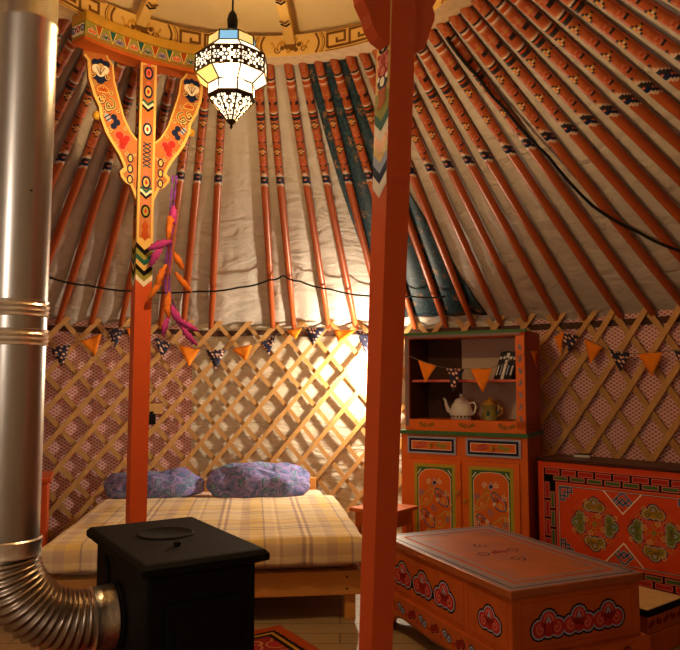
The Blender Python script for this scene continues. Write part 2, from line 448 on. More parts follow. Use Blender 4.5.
# ------------------------------------------------------------------ crown ring
RI = 1.04
t = thing('crown_ring', (CX, CY, 3.06), 'round yellow crown ring with a meander band at the top of the roof', 'roof ring')
b = MB(); seg = 96
prof = [(RI, 0), (1.19, .02), (1.19, .12), (RI, .12)]
pm = ['creamwood', 'yellow', 'yellow', 'yellow']
for q in range(4):
    r0, z0 = prof[q]; r1, z1 = prof[(q+1) % 4]
    vs = [V((r*math.cos(2*PI*i/seg), r*math.sin(2*PI*i/seg), z)) for r, z in ((r0, z0), (r1, z1)) for i in range(seg)]
    b.add(vs, [(i, seg+i, seg+(i+1) % seg, (i+1) % seg) for i in range(seg)], pm[q])
# inner face, seen from inside: u runs clockwise so the normal points to the centre
def ringS(u, v, l): return V(((RI-l)*math.cos(-u/RI), (RI-l)*math.sin(-u/RI), v))
SP = [rad(127-45*k) for k in range(8)]
for a0 in SP:
    u0 = -a0*RI
    hw = rad(8.6)*RI
    for d in (-1, 1):
        for o_, w_, m_ in ((0, .012, 'brown'), (.022, .009, 'gold'), (.034, .006, 'brown')):
            b.stroke(ringS, [(u0+d*(hw+o_-.012+.02*math.sin(PI*k/8)), .004+.112*k/8) for k in range(9)], w_, m_, .002)
    b.disc(ringS, u0, .062, .036, 'brown', .002, ry=.036)
    for k in range(7):
        th = 2*PI*k/7
        b.disc(ringS, u0+.05*math.cos(th), .062+.036*math.sin(th), .014, 'gold' if k % 2 else 'brown', .0026, 8)
    for d in (-1, 1):
        b.stroke(ringS, [(u0+d*(.05+.06*k/8), .058+.02*math.sin(k*1.1)) for k in range(9)], .010, 'gold', .002)
        b.stroke(ringS, spiral(u0+d*.075, .035, .02, 1.2, 0, d), .007, 'brown', .002)
    # meander
    us = u0+hw+.045; ue = u0+rad(45)*RI-hw-.045; nk = 3; d = (ue-us)/nk
    key_run(b, ringS, us+.012, .022, nk, d*.96, .078, .0145, 'brown', .002)
    b.stroke(ringS, [(us+(ue-us)*k/10, .006) for k in range(11)], .005, 'brown', .002)
    b.stroke(ringS, [(us+(ue-us)*k/10, .114) for k in range(11)], .005, 'brown', .002)
b.build('ring', t)
for a0 in SP:
    s_ = MB(); c, s = math.cos(a0), math.sin(a0); pts = []
    for j in range(9):
        f = j/8; r = 1.05*(1-f)+.09*f; z = .09+.30*math.sin(PI/2*f)
        pts.append((r, z))
    px, py = -s, c
    vs = []
    for r, z in pts:
        for dx, dz in ((-.028, -.03), (.028, -.03), (.028, .03), (-.028, .03)):
            vs.append((r*c+px*dx, r*s+py*dx, z+dz))
    fs = [(i*4+k, i*4+(k+1) % 4, i*4+4+(k+1) % 4, i*4+4+k) for i in range(8) for k in range(4)]
    s_.add(vs, fs+[(3, 2, 1, 0), (32, 33, 34, 35)], 'yellow')
    for i in (1, 2):
        for kk in range(2):
            r, z = pts[i]; r -= kk*.03
            S = plane((r*c, r*s, z-.031-(.0)), (px, py, 0), (-c*.97, -s*.97, .25))
            s_.stroke(S, [(-.026, .02), (0, 0), (.026, .02)], .011, 'brown' if kk else 'black', -.006)
    s_.build('spoke', t, bevel=.004)
MB().lathe([(.13, .34), (.14, .36), (.14, .43), (.12, .45)], 'yellow', seg=24).build('hub', t, smooth=40)

# ------------------------------------------------------------------ roof poles
PL = math.hypot(HT-HW, R-RO)
LP = PL+.03
def pole_mesh():
    b = MB(); nc = 16; r0 = .0262; paintlen = .385*LP
    rows = [LP-paintlen*k/80 for k in range(81)]
    zs = [0, .02, .5, 1.0]+[z for z in rows[::-1]]
    cols = [M['pole'], M['poleblack'], M['polewhite'], M['polepink'], M['rust'], M['polepaint'], M['navy'], M['gold']]
    for c in cols: b.mi(c)
    for z in zs:
        rr = r0*(.8+.2*min(1, z/.4))
        for k in range(nc):
            a = 2*PI*k/nc; b.v.append(V((rr*math.sin(a), -rr*math.cos(a), z)))
    G1 = ["0011000", "0177100", "1723271", "0177100", "0011000", "0500050", "0055500"]
    G2 = ["0000000", "0330033", "3443344", "0330033", "0111110", "0000000"]
    for i in range(len(zs)-1):
        zc = (zs[i]+zs[i+1])/2; tt = LP-zc
        for k in range(nc):
            kc = (k+.5)
            off = min(kc, nc-kc)            # distance from the inward facing line, in columns
            te = tt-off*.011; mi = 0
            if tt < paintlen:
                mi = 5
                if off > 5.2: mi = 0
                elif tt < .12: mi = 4 if (int(tt/.02)+int(off)) % 4 == 0 else 5
                elif .125 < tt < .185 or .345 < tt < .405:
                    q = (tt-.125) % .22; mi = [1, 2, 1, 4, 4, 1, 2, 1][min(7, int(q/.0075))]
                elif .195 < tt < .335:
                    q = int((tt-.195)/.02); row = G2[q % 6]; mi = int(row[int(off)] if off < 6 else 0)
                    if mi == 4: mi = 7
                elif .415 < tt < .80:
                    q = int((tt-.415)/.0135) % 14
                    if off > 4: mi = 3
                    elif q < 7: mi = int(G1[q][3+int(off)] if off < 4 else 5)
                    else: mi = int(G2[(q-7) % 6][int(off)] if off < 5 else 5)
                elif tt >= .80:
                    q = te-.79
                    if q < .02: mi = 5
                    elif q < .036: mi = 2
                    elif q < .062: mi = 1
                    elif q < .072: mi = 3
                    elif q < .096: mi = 6
                    elif q < .11: mi = 2
                    else: mi = 0
            j = i*nc
            b.f.append([j+k, j+(k+1) % nc, j+nc+(k+1) % nc, j+nc+k]); b.m.append(mi)
    b.f.append(list(range(nc-1, -1, -1))); b.m.append(0)
    L = (len(zs)-1)*nc; b.f.append([L+k for k in range(nc)]); b.m.append(0)
    return b.build('roof_pole', smooth=50)
ORD = ['first', 'second', 'third', 'fourth', 'fifth', 'sixth', 'seventh', 'eighth', 'ninth', 'tenth', 'eleventh', 'twelfth', 'thirteenth',
       'fourteenth', 'fifteenth', 'sixteenth', 'seventeenth', 'eighteenth', 'nineteenth', 'twentieth', 'twenty-first']
proto = pole_mesh()
def rest_left(k): return 'painted orange roof pole, %s to the left of the carved post behind the stove' % ORD[k]
def rest_mid(k): return 'painted orange roof pole, %s to the right of the carved post behind the stove' % ORD[k]
def rest_right(k): return 'painted orange roof pole, %s to the right of the plain red post' % ORD[k]
left = [a for a in POLES if a > 112][::-1]; mid = [a for a in POLES if 73 < a < 112]; right = [a for a in POLES if a < 73]
for i, ad in enumerate(POLES):
    o = proto if i == 0 else proto.copy()
    if i: COL.objects.link(o)
    a = rad(ad); p0 = roof_pt(a, -.005, .0); p1 = roof_pt(a, 1, 0)
    z = (p1-p0).normalized(); x = V((-math.sin(a), math.cos(a), 0)); y = z.cross(x)
    if y.z < 0: x = -x; y = -y
    mw = Matrix((x, y, z)).transposed().to_4x4(); mw.translation = p0
    o.matrix_world = mw
    lab = rest_left(left.index(ad)) if ad in left else rest_mid(mid.index(ad)) if ad in mid else rest_right(right.index(ad))
    tag(o, lab, 'roof pole', 'painted roof poles')

# teal brocade lining strip between poles and canvas
b = MB(); uv = []; n = 90; m = 40
for i in range(n+1):
    for j in range(m+1):
        s = .045+.94*j/m; f = i/n
        a0 = 79.2-4.6*(1-s)**1.0; a1 = 68-8.6*(1-s)
        ad = a0+(a1-a0)*f
        w = .029-.030*sag(ad)+.004*noise.noise((ad*.5, s*6, 3.3))
        p = roof_pt(rad(ad), s, w); b.v.append(p); uv.append((f*.9*(1-.6*s), s*2.4))
k = b.mi('brocade')
for i in range(n):
    for j in range(m):
        q = i*(m+1)+j; b.f.append([q, q+1, q+m+2, q+m+1]); b.m.append(k)
o = b.build('brocade_cloth', smooth=60, uv=uv)
so = o.modifiers.new('thick', 'SOLIDIFY'); so.thickness = .003; so.offset = 1
tag(o, 'dark teal brocade cloth strip with gold flowers hung between the roof poles', 'cloth')

# dark band tying the roof cloth to the top of the wall
b = MB(); n = 240
for i in range(n+1):
    a = rad(-20+195*i/n); dz = .014*noise.noise((i*.11, 2.2, 1)); b.v += [pol(a, R+.012, 1.655+dz), pol(a, R+.008, 1.70+dz*.6), pol(a, R+.03, 1.70+dz*.6), pol(a, R+.03, 1.655+dz)]
k = b.mi('shade_and_band')
for i in range(n):
    for q in range(4): b.f.append([i*4+q, i*4+4+q, i*4+4+(q+1) % 4, i*4+(q+1) % 4]); b.m.append(k)
tag(b.build('trim_1', smooth=50), kind='structure')

# ------------------------------------------------------------------ lattice wall
def lattice(a0, a1, label, rise_deg, hw_):
    t = thing('lattice_wall', pol(rad((a0+a1)/2), R, 0), label, 'lattice wall', group='lattice wall sections')
    o3 = t.location
    dphi = rad(4.3); rise = rad(rise_deg)
    for name, sgn, r, mat in (('front_slats', 1, R-.022, 'lattice'), ('back_slats', -1, R-.006, 'latback')):
        b = MB(); k = int(math.ceil(rad(a0)/dphi-.5))
        while k*dphi+dphi*.5 < rad(a1):
            # slat starts at the foot and climbs to the upper end; "/" seen from inside runs clockwise
            f0 = k*dphi+(dphi*.5 if sgn < 0 else dphi*.5); pts = []
            for j in range(15):
                q = j/14; ph = f0-sgn*rise*(q-.5)
                pts.append((ph, .02+1.77*q))
            if len(pts) > 1:
                T = (pts[1][0]-pts[0][0])*r, pts[1][1]-pts[0][1]; L = math.hypot(*T); nx, nz = -T[1]/L*hw_, T[0]/L*hw_
                vs = []
                for ph, z in pts:
                    for d in (-1, 1):
                        for rr in (-.006, .006):
                            vs.append(pol(ph+d*nx/r, r+rr, max(.0, z+d*nz))-o3)
                fs = []
                for j in range(len(pts)-1):
                    i = j*4; e = i+4
                    fs += [(i, i+2, e+2, e), (i+1, e+1, e+3, i+3), (i, e, e+1, i+1), (i+2, i+3, e+3, e+2)]
                e = 4*(len(pts)-1); fs += [(0, 1, 3, 2), (e, e+2, e+3, e+1)]
                b.add(vs, fs, mat)
            k += 1
        b.build(name, t)
lattice(104.6, 172, 'wooden lattice wall in front of pink patterned cloth, behind the stove pipe', 27.5, .0195)
lattice(57.2, 104.4, 'wooden lattice wall over cream cloth behind the bed pillows', 26.5, .0175)
lattice(-16, 57, 'wooden lattice wall over pink cloth behind the painted chest', 22.6, .0205)

# light switch on its board, tied to the lattice
a_ = rad(110.2); sp_ = pol(a_, R-.036, 1.03)
t = thing('light_switch', sp_, 'small black light switch on a wooden board, on the lattice right of the carved post', 'switch', rz=a_-PI/2)
MB().box((0, 0, .02), (.17, .014, .085), 'lattice').build('board', t, bevel=.002)
MB().box((-.005, -.02, -.06), (.062, .03, .085), 'black').build('switch_box', t, bevel=.004)
MB().box((-.005, -.009, -.03), (.03, .006, .06), 'black').build('bracket', t)

# ------------------------------------------------------------------ posts
TH = rad(30)
def post_box(b, p0, p1, w0, w1, th, mat):
    c, s = math.cos(th), math.sin(th)
    vs = []
    for p, w in ((p0, w0), (p1, w1)):
        for dx, dy in ((-1, -1), (1, -1), (1, 1), (-1, 1)):
            x, y = dx*w/2, dy*w/2
            vs.append((p[0]+x*c-y*s, p[1]+x*s+y*c, p[2]))
    return b.add(vs, [(3, 2, 1, 0), (4, 5, 6, 7)]+[(k, (k+1) % 4, 4+(k+1) % 4, 4+k) for k in range(4)], mat)
def arm_outline(sgn):
    o = [(.322, 2.915), (.322, 2.895), (.300, 2.87), (.293, 2.78), (.268, 2.70), (.238, 2.64), (.232, 2.59), (.205, 2.52), (.175, 2.47), (.14, 2.42), (.115, 2.37), (.105, 2.34),
         (.128, 2.325), (.122, 2.30), (.098, 2.275), (.075, 2.265), (.062, 2.235), (.043, 2.19)]
    i = [(.043, 2.50), (.075, 2.535), (.11, 2.60), (.14, 2.70), (.165, 2.79), (.175, 2.87), (.20, 2.90), (.205, 2.915)]
    return [(sgn*x, z) for x, z in o+i]
def chevrons(b, S, hw, z0, seq, h):
    z = z0
    for c in seq:
        b.fill(S, [(-hw, z+hw*.9), (0, z), (hw, z+hw*.9), (hw, z+hw*.9+h), (0, z+h), (-hw, z+hw*.9+h)], c, .0012); z += h

# far carved post (faces the stove)
FP = V((-1.016, 3.555, 0)); w = .084
t = thing('carved_post', FP, 'orange yurt post with painted carved arms under the crown, behind the black stove', 'post', rz=TH)
b = MB(); post_box(b, (0, 0, 0), (0, 0, 2.915), w, w, 0, 'redpost')
for S in (plane((0, -w/2, 0), (1, 0, 0), (0, 0, 1)), plane((-w/2, 0, 0), (0, -1, 0), (0, 0, 1))):
    b.fill(S, [(-w/2, 1.785), (0, 1.74), (w/2, 1.785), (w/2, 2.91), (-w/2, 2.91)], 'yellow', .0005)
    b.rect(S, -w/2+.012, 1.99, w/2-.012, 2.90, 'armground', .0009)
    chevrons(b, S, w/2, 1.74, ['white', 'olive', 'black', 'yellow', 'teal', 'olive', 'black'], .027)
    b.fill(S, [(-.022, 2.0), (0, 1.975), (.022, 2.0), (.012, 2.03), (.018, 2.055), (0, 2.085), (-.018, 2.055), (-.012, 2.03)], 'rust', .0022)
    for z, c1, c2 in ((2.13, 'olive', 'black'), (2.28, 'yellow', 'navy'), (2.56, 'white', 'navy'), (2.76, 'yellow', 'navy'), (2.86, 'pink', 'navy')):
        b.disc(S, 0, z, .024, c2, .0014, ry=.036); b.disc(S, 0, z, .015, c1, .002, ry=.024); b.disc(S, 0, z, .007, 'red', .0026, ry=.012)
        b.disc(S, 0, z+.045, .012, 'pink', .0014)
    for z in (2.20, 2.66):
        for c, dz in (('black', 0), ('white', .016), ('teal', .03)):
            b.stroke(S, [(-.028, z+dz+.025), (0, z+dz), (.028, z+dz+.025)], .013, c, .0014)
    for k in range(6):
        z = 2.36+k*.022; b.stroke(S, [(-.02, z), (.02, z+.02)], .006, 'navy' if k % 2 else 'teal', .0014); b.stroke(S, [(.02, z), (-.02, z+.02)], .006, 'navy', .0014)
b.build('shaft', t)
b = MB(); Mi = Matrix.Rotation(-TH, 3, 'Z'); B0, B1_ = rad(146), rad(106)
def ringloc(a, r, z): return Mi @ (pol(a, r, z)-FP)
def arc_bar(r0, r1, z0, z1, mat, n=20):
    vs = []
    for k in range(n+1):
        a = B0+(B1_-B0)*k/n; vs += [ringloc(a, r0, z0), ringloc(a, r1, z0), ringloc(a, r1, z1), ringloc(a, r0, z1)]
    fs = [(k*4+i, k*4+4+i, k*4+4+(i+1) % 4, k*4+(i+1) % 4) for k in range(n) for i in range(4)]
    b.add(vs, fs+[(0, 1, 2, 3), (4*n+3, 4*n+2, 4*n+1, 4*n)], mat)
RB = .985
arc_bar(RB, 1.085, 2.915, 2.934, 'tableor'); arc_bar(RB-.004, 1.085, 2.934, 3.010, 'olive'); arc_bar(RB-.012, 1.09, 3.010, 3.058, 'gold')
def S(u, v, l): return ringloc((B0+B1_)/2-u/RB, RB-.004-l, v)
hl = (B0-B1_)/2*RB; nm = 9
b.stroke(S, [(-hl+.004+(2*hl-.008)*k/20, 2.941) for k in range(21)], .006, 'rust', .001)
for k in range(nm):
    u = -hl+(k+.5)*2*hl/nm
    cloud(b, S, u, 2.968, .024, 0, ('navy', 'white', ('orange', 'teal', 'blue')[k % 3], 'pink'))
    if k < nm-1:
        w2 = hl/nm
        b.fill(S, [(u+w2-.016, 3.007), (u+w2, 2.95), (u+w2+.016, 3.007)], 'teal' if k % 2 else 'rust', .0007); b.stroke(S, [(u+w2-.02, 3.007), (u+w2, 2.946), (u+w2+.02, 3.007)], .006, 'yellow', .001)
for a, sg in ((B0, -1), (B1_, 1)):
    tn = V((math.sin(a), -math.cos(a), 0))*sg; cn = pol(a, 1.035, 2.968); rdir = V((math.cos(a), math.sin(a), 0))*sg
    Pq = lambda u, v, l: Mi @ (cn+rdir*(-u)+V((0, 0, v))+tn*l-FP)
    b.fill(lambda u, v, l: Pq(-u, v, l) if False else Pq(u, v, l), [(-.045, -.024), (.045, -.024), (.045, .032), (-.045, .032)], 'white', .001)
    for k in (-1, 0, 1): b.stroke(Pq, spiral(k*.034, .004, .02, 1.3), .008, 'blue' if k else 'red', .002)
b.build('capital_beam', t)
for sg in (-1, 1):
    b = MB(); ol = arm_outline(sg)
    pts = [V((x, -.022, z)) for x, z in ol]
    if sg > 0: pts = pts[::-1]
    b.prism(pts, (0, .044, 0), 'armground')
    S = plane((0, -.022, 0), (1, 0, 0), (0, 0, 1))
    k = len(ol)
    b.stroke(S, [(x-sg*.006, z) for x, z in ol[1:18]], .014, 'yellow', .0012)
    b.stroke(S, [(x+sg*.004, z) for x, z in ol[18:26]], .009, 'yellow', .0012)
    # flower head, scrolls, shaded cloud
    for dx, dz, c, r in ((-.025, .03, 'navy', .02), (.025, .03, 'navy', .02), (0, .04, 'navy', .016), (0, -.055, 'navy', .022), (-.022, -.045, 'navy', .015), (.022, -.045, 'navy', .015),
                         (-.02, .0, 'white', .022), (.02, 0, 'white', .022), (0, -.018, 'white', .022), (0, .015, 'yellow', .015)):
        b.disc(S, sg*.237+dx, 2.835+dz, r, c, .0012 if c == 'navy' else .0016)
    for dx in (-.02, 0, .02): b.stroke(S, [(sg*.237, 2.805), (sg*.237+dx, 2.845)], .004, 'brown', .0022)
    cloud(b, S, sg*.222, 2.735, .026, 0, ('yellow', 'yellow', 'rust', 'orange'))
    b.stroke(S, spiral(sg*.19, 2.66, .034, 1.1, PI/2, sg), .012, 'yellow', .0012); b.stroke(S, spiral(sg*.19, 2.66, .034, 1.1, PI/2, sg), .006, 'teal', .0018)
    for dx, dz, r in ((.165, 2.60, .016), (.15, 2.575, .018), (.165, 2.553, .016)): b.disc(S, sg*dx, dz, r, 'navy', .0014)
    for dx, dz in ((.20, 2.60), (.19, 2.585)): b.disc(S, sg*dx, dz, .012, 'pale', .0012); b.stroke(S, [(sg*(dx-.02), dz+.015), (sg*(dx+.012), dz-.012)], .006, 'navy', .0016)
    for dx, dz, r in ((.135, 2.51, .02), (.115, 2.48, .022), (.12, 2.455, .016), (.098, 2.5, .016)):
        b.disc(S, sg*dx, dz, r+.005, 'pink', .0012); b.disc(S, sg*dx, dz, r, 'red', .0018)
    for z in (2.40, 2.345, 2.29):
        b.disc(S, sg*.078, z, .016, 'navy', .0014, ry=.024); b.disc(S, sg*.078, z, .009, 'yellow', .002, ry=.016)
    for dx, dz, r_, tn_, sg2 in ((.275, 2.80, .016, 1.3, 1), (.20, 2.80, .016, 1.3, -1), (.262, 2.755, .014, 1.2, -1), (.185, 2.72, .014, 1.2, 1), (.225, 2.69, .018, 1.3, 1), (.215, 2.62, .017, 1.3, -1), (.148, 2.635, .014, 1.2, 1), (.18, 2.53, .016, 1.3, -1), (.11, 2.55, .013, 1.2, 1), (.15, 2.46, .013, 1.2, -1), (.10, 2.42, .013, 1.2, 1), (.108, 2.33, .013, 1.2, -1), (.06, 2.42, .010, 1.2, 1), (.062, 2.31, .010, 1.2, -1)):
        b.stroke(S, spiral(sg*dx, dz, r_, tn_, PI/2, sg*sg2), .0075, 'navy', .0011); b.stroke(S, spiral(sg*dx, dz, r_, tn_, PI/2, sg*sg2), .0042, 'yellow', .0013)
    scroll(b, S, sg*.212, 2.66, .045, sg*1.1, 'navy', 'yellow', .16, sg)
    o = b.build('carved_arm', t)
    MB().lathe([(.004, -.022), (.016, -.018), (.022, 0), (.016, .018), (.004, .022)], 'gold', (sg*.245, 0, 2.60), 16).build('knob', o, smooth=60)

# near plain post, standing beside the table
t = thing('red_post', (.073, 1.93, 0), 'tall plain red-orange post in front, with a chevron-painted left face', 'post', rz=rad(29))
b = MB()
def npos(z): # slight lean
    v_ = V((.078*z/2, .0, 0)); v_.rotate(Matrix.Rotation(-rad(29), 3, 'Z')); return (v_.x, v_.y, z)
post_box(b, npos(0), npos(3.0), .060, .086, 0, 'redpost')
def NS(u, v, l):
    x, y, _ = npos(v); ww = .060+.026*v/3
    return V((x-ww/2-l, y-u, v))
hw = .0358
b.fill(NS, [(-hw, 1.80), (0, 1.765), (hw, 1.80), (hw, 2.0), (-hw, 2.0)], 'white', .0006)
b.rect(NS, -hw, 1.99, hw, 2.95, 'yellow', .0005)
chevrons(b, NS, hw, 1.775, ['white', 'navy', 'pale', 'gold', 'orange', 'white', 'teal', 'olive'], .030)
b.fill(NS, [(-hw, 2.05), (0, 2.013), (hw, 2.05), (hw, 2.07), (-hw, 2.07)], 'olive', .0014)
b.fill(NS, [(0, 2.025), (.024, 2.045), (.015, 2.05), (.022, 2.08), (-.022, 2.08), (-.015, 2.05), (-.024, 2.02)], 'rust', .002)
for z, c1, c2 in ((2.10, 'navy', 'white'), (2.13, 'red', 'pink'), (2.165, 'pink', 'red'), (2.205, 'black', 'white'), (2.25, 'red', 'navy'), (2.3, 'navy', 'white'), (2.36, 'red', 'pink')):
    b.disc(NS, 0, z, .026, c1, .0016, ry=.024); b.disc(NS, 0, z, .012, c2, .0022, ry=.014)
    for d in (-1, 1): b.disc(NS, d*.022, z+.012, .008, c2, .0022)
b.build('shaft', t)
b = MB(); x0 = npos(2.6)[0]; y0 = npos(2.6)[1]
ol = [(.30, 2.95), (.30, 2.85), (.27, 2.72), (.22, 2.62), (.17, 2.53), (.145, 2.45), (.132, 2.40), (.112, 2.365), (.10, 2.345), (.108, 2.325), (.106, 2.305), (.09, 2.27), (.082, 2.24), (.066, 2.21), (.036, 2.19)]
pts = [(x, z) for x, z in ol]+[(-x*1.3 if x > .04 else -x, z) for x, z in ol[::-1]]
b.prism([(x0+x-.004, y0-.024, z) for x, z in pts[::-1]], (0, .048, 0), 'redpost')
b.box((x0, y0, 3.0), (.69, .11, .1), 'redpost')
b.build('carved_bracket', t)

# ------------------------------------------------------------------ lantern
LZ = 2.28
t = thing('lantern', (-.433, 2.708, LZ), 'lit octagonal metal and glass lantern hanging under the crown', 'lantern')
PR = [(.006, 0), (.094, .107), (.094, .152), (.146, .19), (.146, .262), (.098, .305), (.096, .345), (.04, .372)]
def lp(r, z, k): a = 2*PI*(k+.5)/8-PI/2; return V((r*math.cos(a), r*math.sin(a), z))
b = MB()
for i, (r, z) in enumerate(PR):
    for k in range(8):
        if r > .01: b.tube([lp(r, z, k), lp(r, z, k+1)], .0036, 'brass', 6)
        if i < len(PR)-1: b.tube([lp(r, z, k), lp(PR[i+1][0], PR[i+1][1], k)], .0034, 'brass', 6)
b.lathe([(.001, -.022), (.007, -.012), (.004, -.004), (.012, .004), (.006, .012)], 'brass', (0, 0, 0), 12)
b.build('frame', t, smooth=50)
def tier(i, name, kind):
    (r0, z0), (r1, z1) = PR[i], PR[i+1]
    for k in range(8):
        q = [lp(r0, z0, k), lp(r0, z0, k+1), lp(r1, z1, k+1), lp(r1, z1, k)]
        b = MB(); c = sum(q, V())/4; nrm = (q[1]-q[0]).cross(q[3]-q[0]).normalized()
        if kind != 'pierced':
            b.prism([p for p in q], -nrm*.002, kind(k)); b.build(name, t); continue
        # pierced plate: flower openings cut in a dark plate, lit glass behind it
        ex = (q[1]-q[0]).normalized() if r0 > .01 else (q[2]-q[3]).normalized()
        ey = nrm.cross(ex); S = plane(c, ex, ey)
        fl = [(0, 0, 1.0), (-.038, .0, .68), (.038, 0, .68)] if r0 > .01 else [(0, .022, 1.0), (-.021, .038, .6), (.021, .038, .6), (0, -.014, .6), (0, -.042, .35)]
        holes = []; hk = .82
        for fx, fy, sc in fl:
            holes.append((fx, fy, .005*sc*hk))
            for p in range(6):
                th = 2*PI*p/6; holes.append((fx+.0185*sc*math.cos(th), fy+.0185*sc*math.sin(th), .0088*sc*hk))
        if r0 > .01: holes += [(fx, fy, .0042) for fx in (-.05, -.019, .019, .05) for fy in (-.027, .027)]
        nu, nv = (44, 28)
        g = [[q[0].lerp(q[1], u/nu).lerp(q[3].lerp(q[2], u/nu), v_/nv) for v_ in range(nv+1)] for u in range(nu+1)]
        vs = [p for col in g for p in col]; fs = []
        for u in range(nu):
            for v_ in range(nv):
                m_ = (g[u][v_]+g[u+1][v_+1]+g[u+1][v_]+g[u][v_+1])/4-c; x_, y_ = m_.dot(ex), m_.dot(ey)
                if not any((x_-hx_)**2+(y_-hy_)**2 < hr*hr for hx_, hy_, hr in holes):
                    i_ = u*(nv+1)+v_; fs.append((i_, i_+nv+1, i_+nv+2, i_+1))
        b.add(vs, fs, 'brass'); pl = b.build(name, t)
        MB().prism([p-nrm*.002 for p in q], -nrm*.0015, 'glass_w').build('pane', pl)
tier(0, 'pierced_panel', 'pierced'); tier(1, 'pane', lambda k: 'glass_w'); tier(2, 'pane', lambda k: 'glass_y' if k in (5, 6) else 'glass_w')
tier(3, 'pierced_panel', 'pierced'); tier(4, 'pane', lambda k: 'glass_w'); tier(5, 'pane', lambda k: ('glass_y', 'glass_b', 'glass_w')[(k+0) % 3])
b = MB(); b.lathe([(.042, .37), (.03, .385), (.014, .39), (.014, .40), (.02, .402), (.022, .43), (.016, .455), (.006, .47)], 'cordblack', seg=20); b.build('cap', t, smooth=40)
MB().tube([(0, 0, .465), (.002, 0, .7), (.0, 0, 1.14)], .004, 'cordblack', 8).build('cord', t, smooth=40)
MB().lathe([(.012, .33), (.014, .28), (.03, .245), (.034, .215), (.024, .185), (.006, .175)], 'bulb', seg=20).build('bulb', t, smooth=60)
def point(name, loc, power, col, size):
    l = bpy.data.lights.new(name, 'POINT'); l.energy = power; l.color = col; l.shadow_soft_size = size
    o = bpy.data.objects.new(name, l); COL.objects.link(o); o.location = loc; return o
point('lantern_light', (-.433, 2.708, LZ+.13), 310, (1, .86, .68), .04)

# bedside wall lamp clipped to the lattice behind the near post
wl = V((.318, 5.70, 0))
t = thing('wall_lamp', (.285, 5.76, 1.2), 'small bare bulb wall lamp clipped to the lattice beside the bed', 'lamp')
b = MB(); b.box((0, .022, 0), (.05, .016, .09), 'brass'); b.tube([(0, .02, 0), (0, -.05, -.01), (0, -.07, .02)], .006, 'brass', 8); b.build('clip', t, bevel=.002)
MB().lathe([(.012, .015), (.018, .02), (.018, .06), (.014, .065)], 'enamel', (0, -.07, 0), 16).build('socket', t, smooth=40)
MB().lathe([(.010, .062), (.014, .075), (.028, .105), (.03, .125), (.018, .15), (.004, .157)], 'bulb', (0, -.07, 0), 18).build('bulb', t, smooth=60)
b = MB(); vs = []  # shield added to keep the lamp's light off the right side
for k in range(13):
    a = rad(-75+150*k/12)
    for r_, z in ((.062, .02), (.075, .22), (.073, .22), (.060, .02)): vs.append((r_*math.cos(a), -.10+r_*math.sin(a), z))
b.add(vs, [(k*4+i, k*4+4+i, k*4+4+(i+1) % 4, k*4+(i+1) % 4) for k in range(12) for i in range(4)]+[(0, 1, 2, 3), (51, 50, 49, 48)], 'enamel')
b.build('added_light_shield', t, smooth=40)
point('wall_lamp_light', (.285, 5.64, 1.32), 120, (1, .83, .60), .05)

# fill lamp added on the near left wall to light post and cupboard fronts, outside the picture
t = thing('wall_lamp', (-1.80, -.09, 1.25), 'added bare bulb fill lamp on the wall behind the viewer, outside the picture', 'lamp', rz=rad(154))
b = MB(); b.box((0, .022, 0), (.08, .02, .12), 'brass'); b.tube([(0, .02, 0), (0, -.09, 0)], .008, 'brass', 8); b.build('clip', t, bevel=.002)
MB().lathe([(.02, -.02), (.026, 0), (.026, .04), (.02, .05)], 'enamel', (0, -.09, 0), 16).build('socket', t, smooth=40)
MB().lathe([(.014, .045), (.02, .06), (.035, .10), (.036, .125), (.02, .155), (.004, .163)], 'bulb', (0, -.09, 0), 18).build('bulb', t, smooth=60)
point('added_fill_light', (-1.72, .06, 1.40), 24, (1, .88, .76), .10)

# ------------------------------------------------------------------ stove and flue
SZ = rad(90-57.3)   # short axis b = (.84,.54)
t = thing('wood_stove', (-.583, 2.478, .008), 'black cast iron wood stove with a sloping-edged lid, in front of the bed', 'stove', rz=SZ)
# local x = short axis (right/back), local y = away along the long axis
b = MB()
def loft(b, rings, mat):
    vs = []
    for hx, hy, z in rings: vs += [(-hx, -hy, z), (hx, -hy, z), (hx, hy, z), (-hx, hy, z)]
    fs = [(3, 2, 1, 0)]+[(i*4+k, i*4+(k+1) % 4, i*4+4+(k+1) % 4, i*4+4+k) for i in range(len(rings)-1) for k in range(4)]
    e = 4*(len(rings)-1); fs.append((e, e+1, e+2, e+3)); return b.add(vs, fs, mat)
loft(b, [(.172, .295, .14), (.177, .30, .16), (.177, .30, .67)], 'iron'); b.build('body', t, bevel=.008)
b = MB(); loft(b, [(.175, .30, .665), (.207, .342, .68), (.207, .342, .70), (.197, .33, .712), (.19, .32, .714)], 'iron'); lid = b.build('lid', t, bevel=.003)
b = MB(); b.lathe([(.10, .713), (.10, .717), (.092, .719), (.085, .716), (.0, .716)], 'iron', (0, .06, 0), 32, cap=False); b.build('hotplate', t, smooth=30)
MB().lathe([(.010, .712), (.010, .718), (.013, .72), (.012, .727), (.003, .73)], 'iron', (-.03, -.14, 0), 14).build('knob', t, smooth=40)
b = MB(); b.box((.0, -.304, .42), (.24, .016, .32), 'iron'); b.box((0, -.314, .42), (.18, .008, .25), 'iron'); d = b.build('door', t, bevel=.005)
MB().tube([(-.08, -.315, .44), (-.08, -.34, .44), (-.08, -.34, .38)], .008, 'iron', 8).build('handle', d)
for sx in (-1, 1):
    for sy in (-1, 1):
        MB().tube([(sx*.13, sy*.25, .16), (sx*.145, sy*.265, .08), (sx*.155, sy*.275, 0)], [.03, .02, .024], 'iron', 10).build('leg', t, smooth=40)
MB().lathe([(.108, 0), (.108, .012), (.085, .016), (.083, .09)], 'iron', (0, 0, 0), 32).build('flue_collar', t, smooth=40)
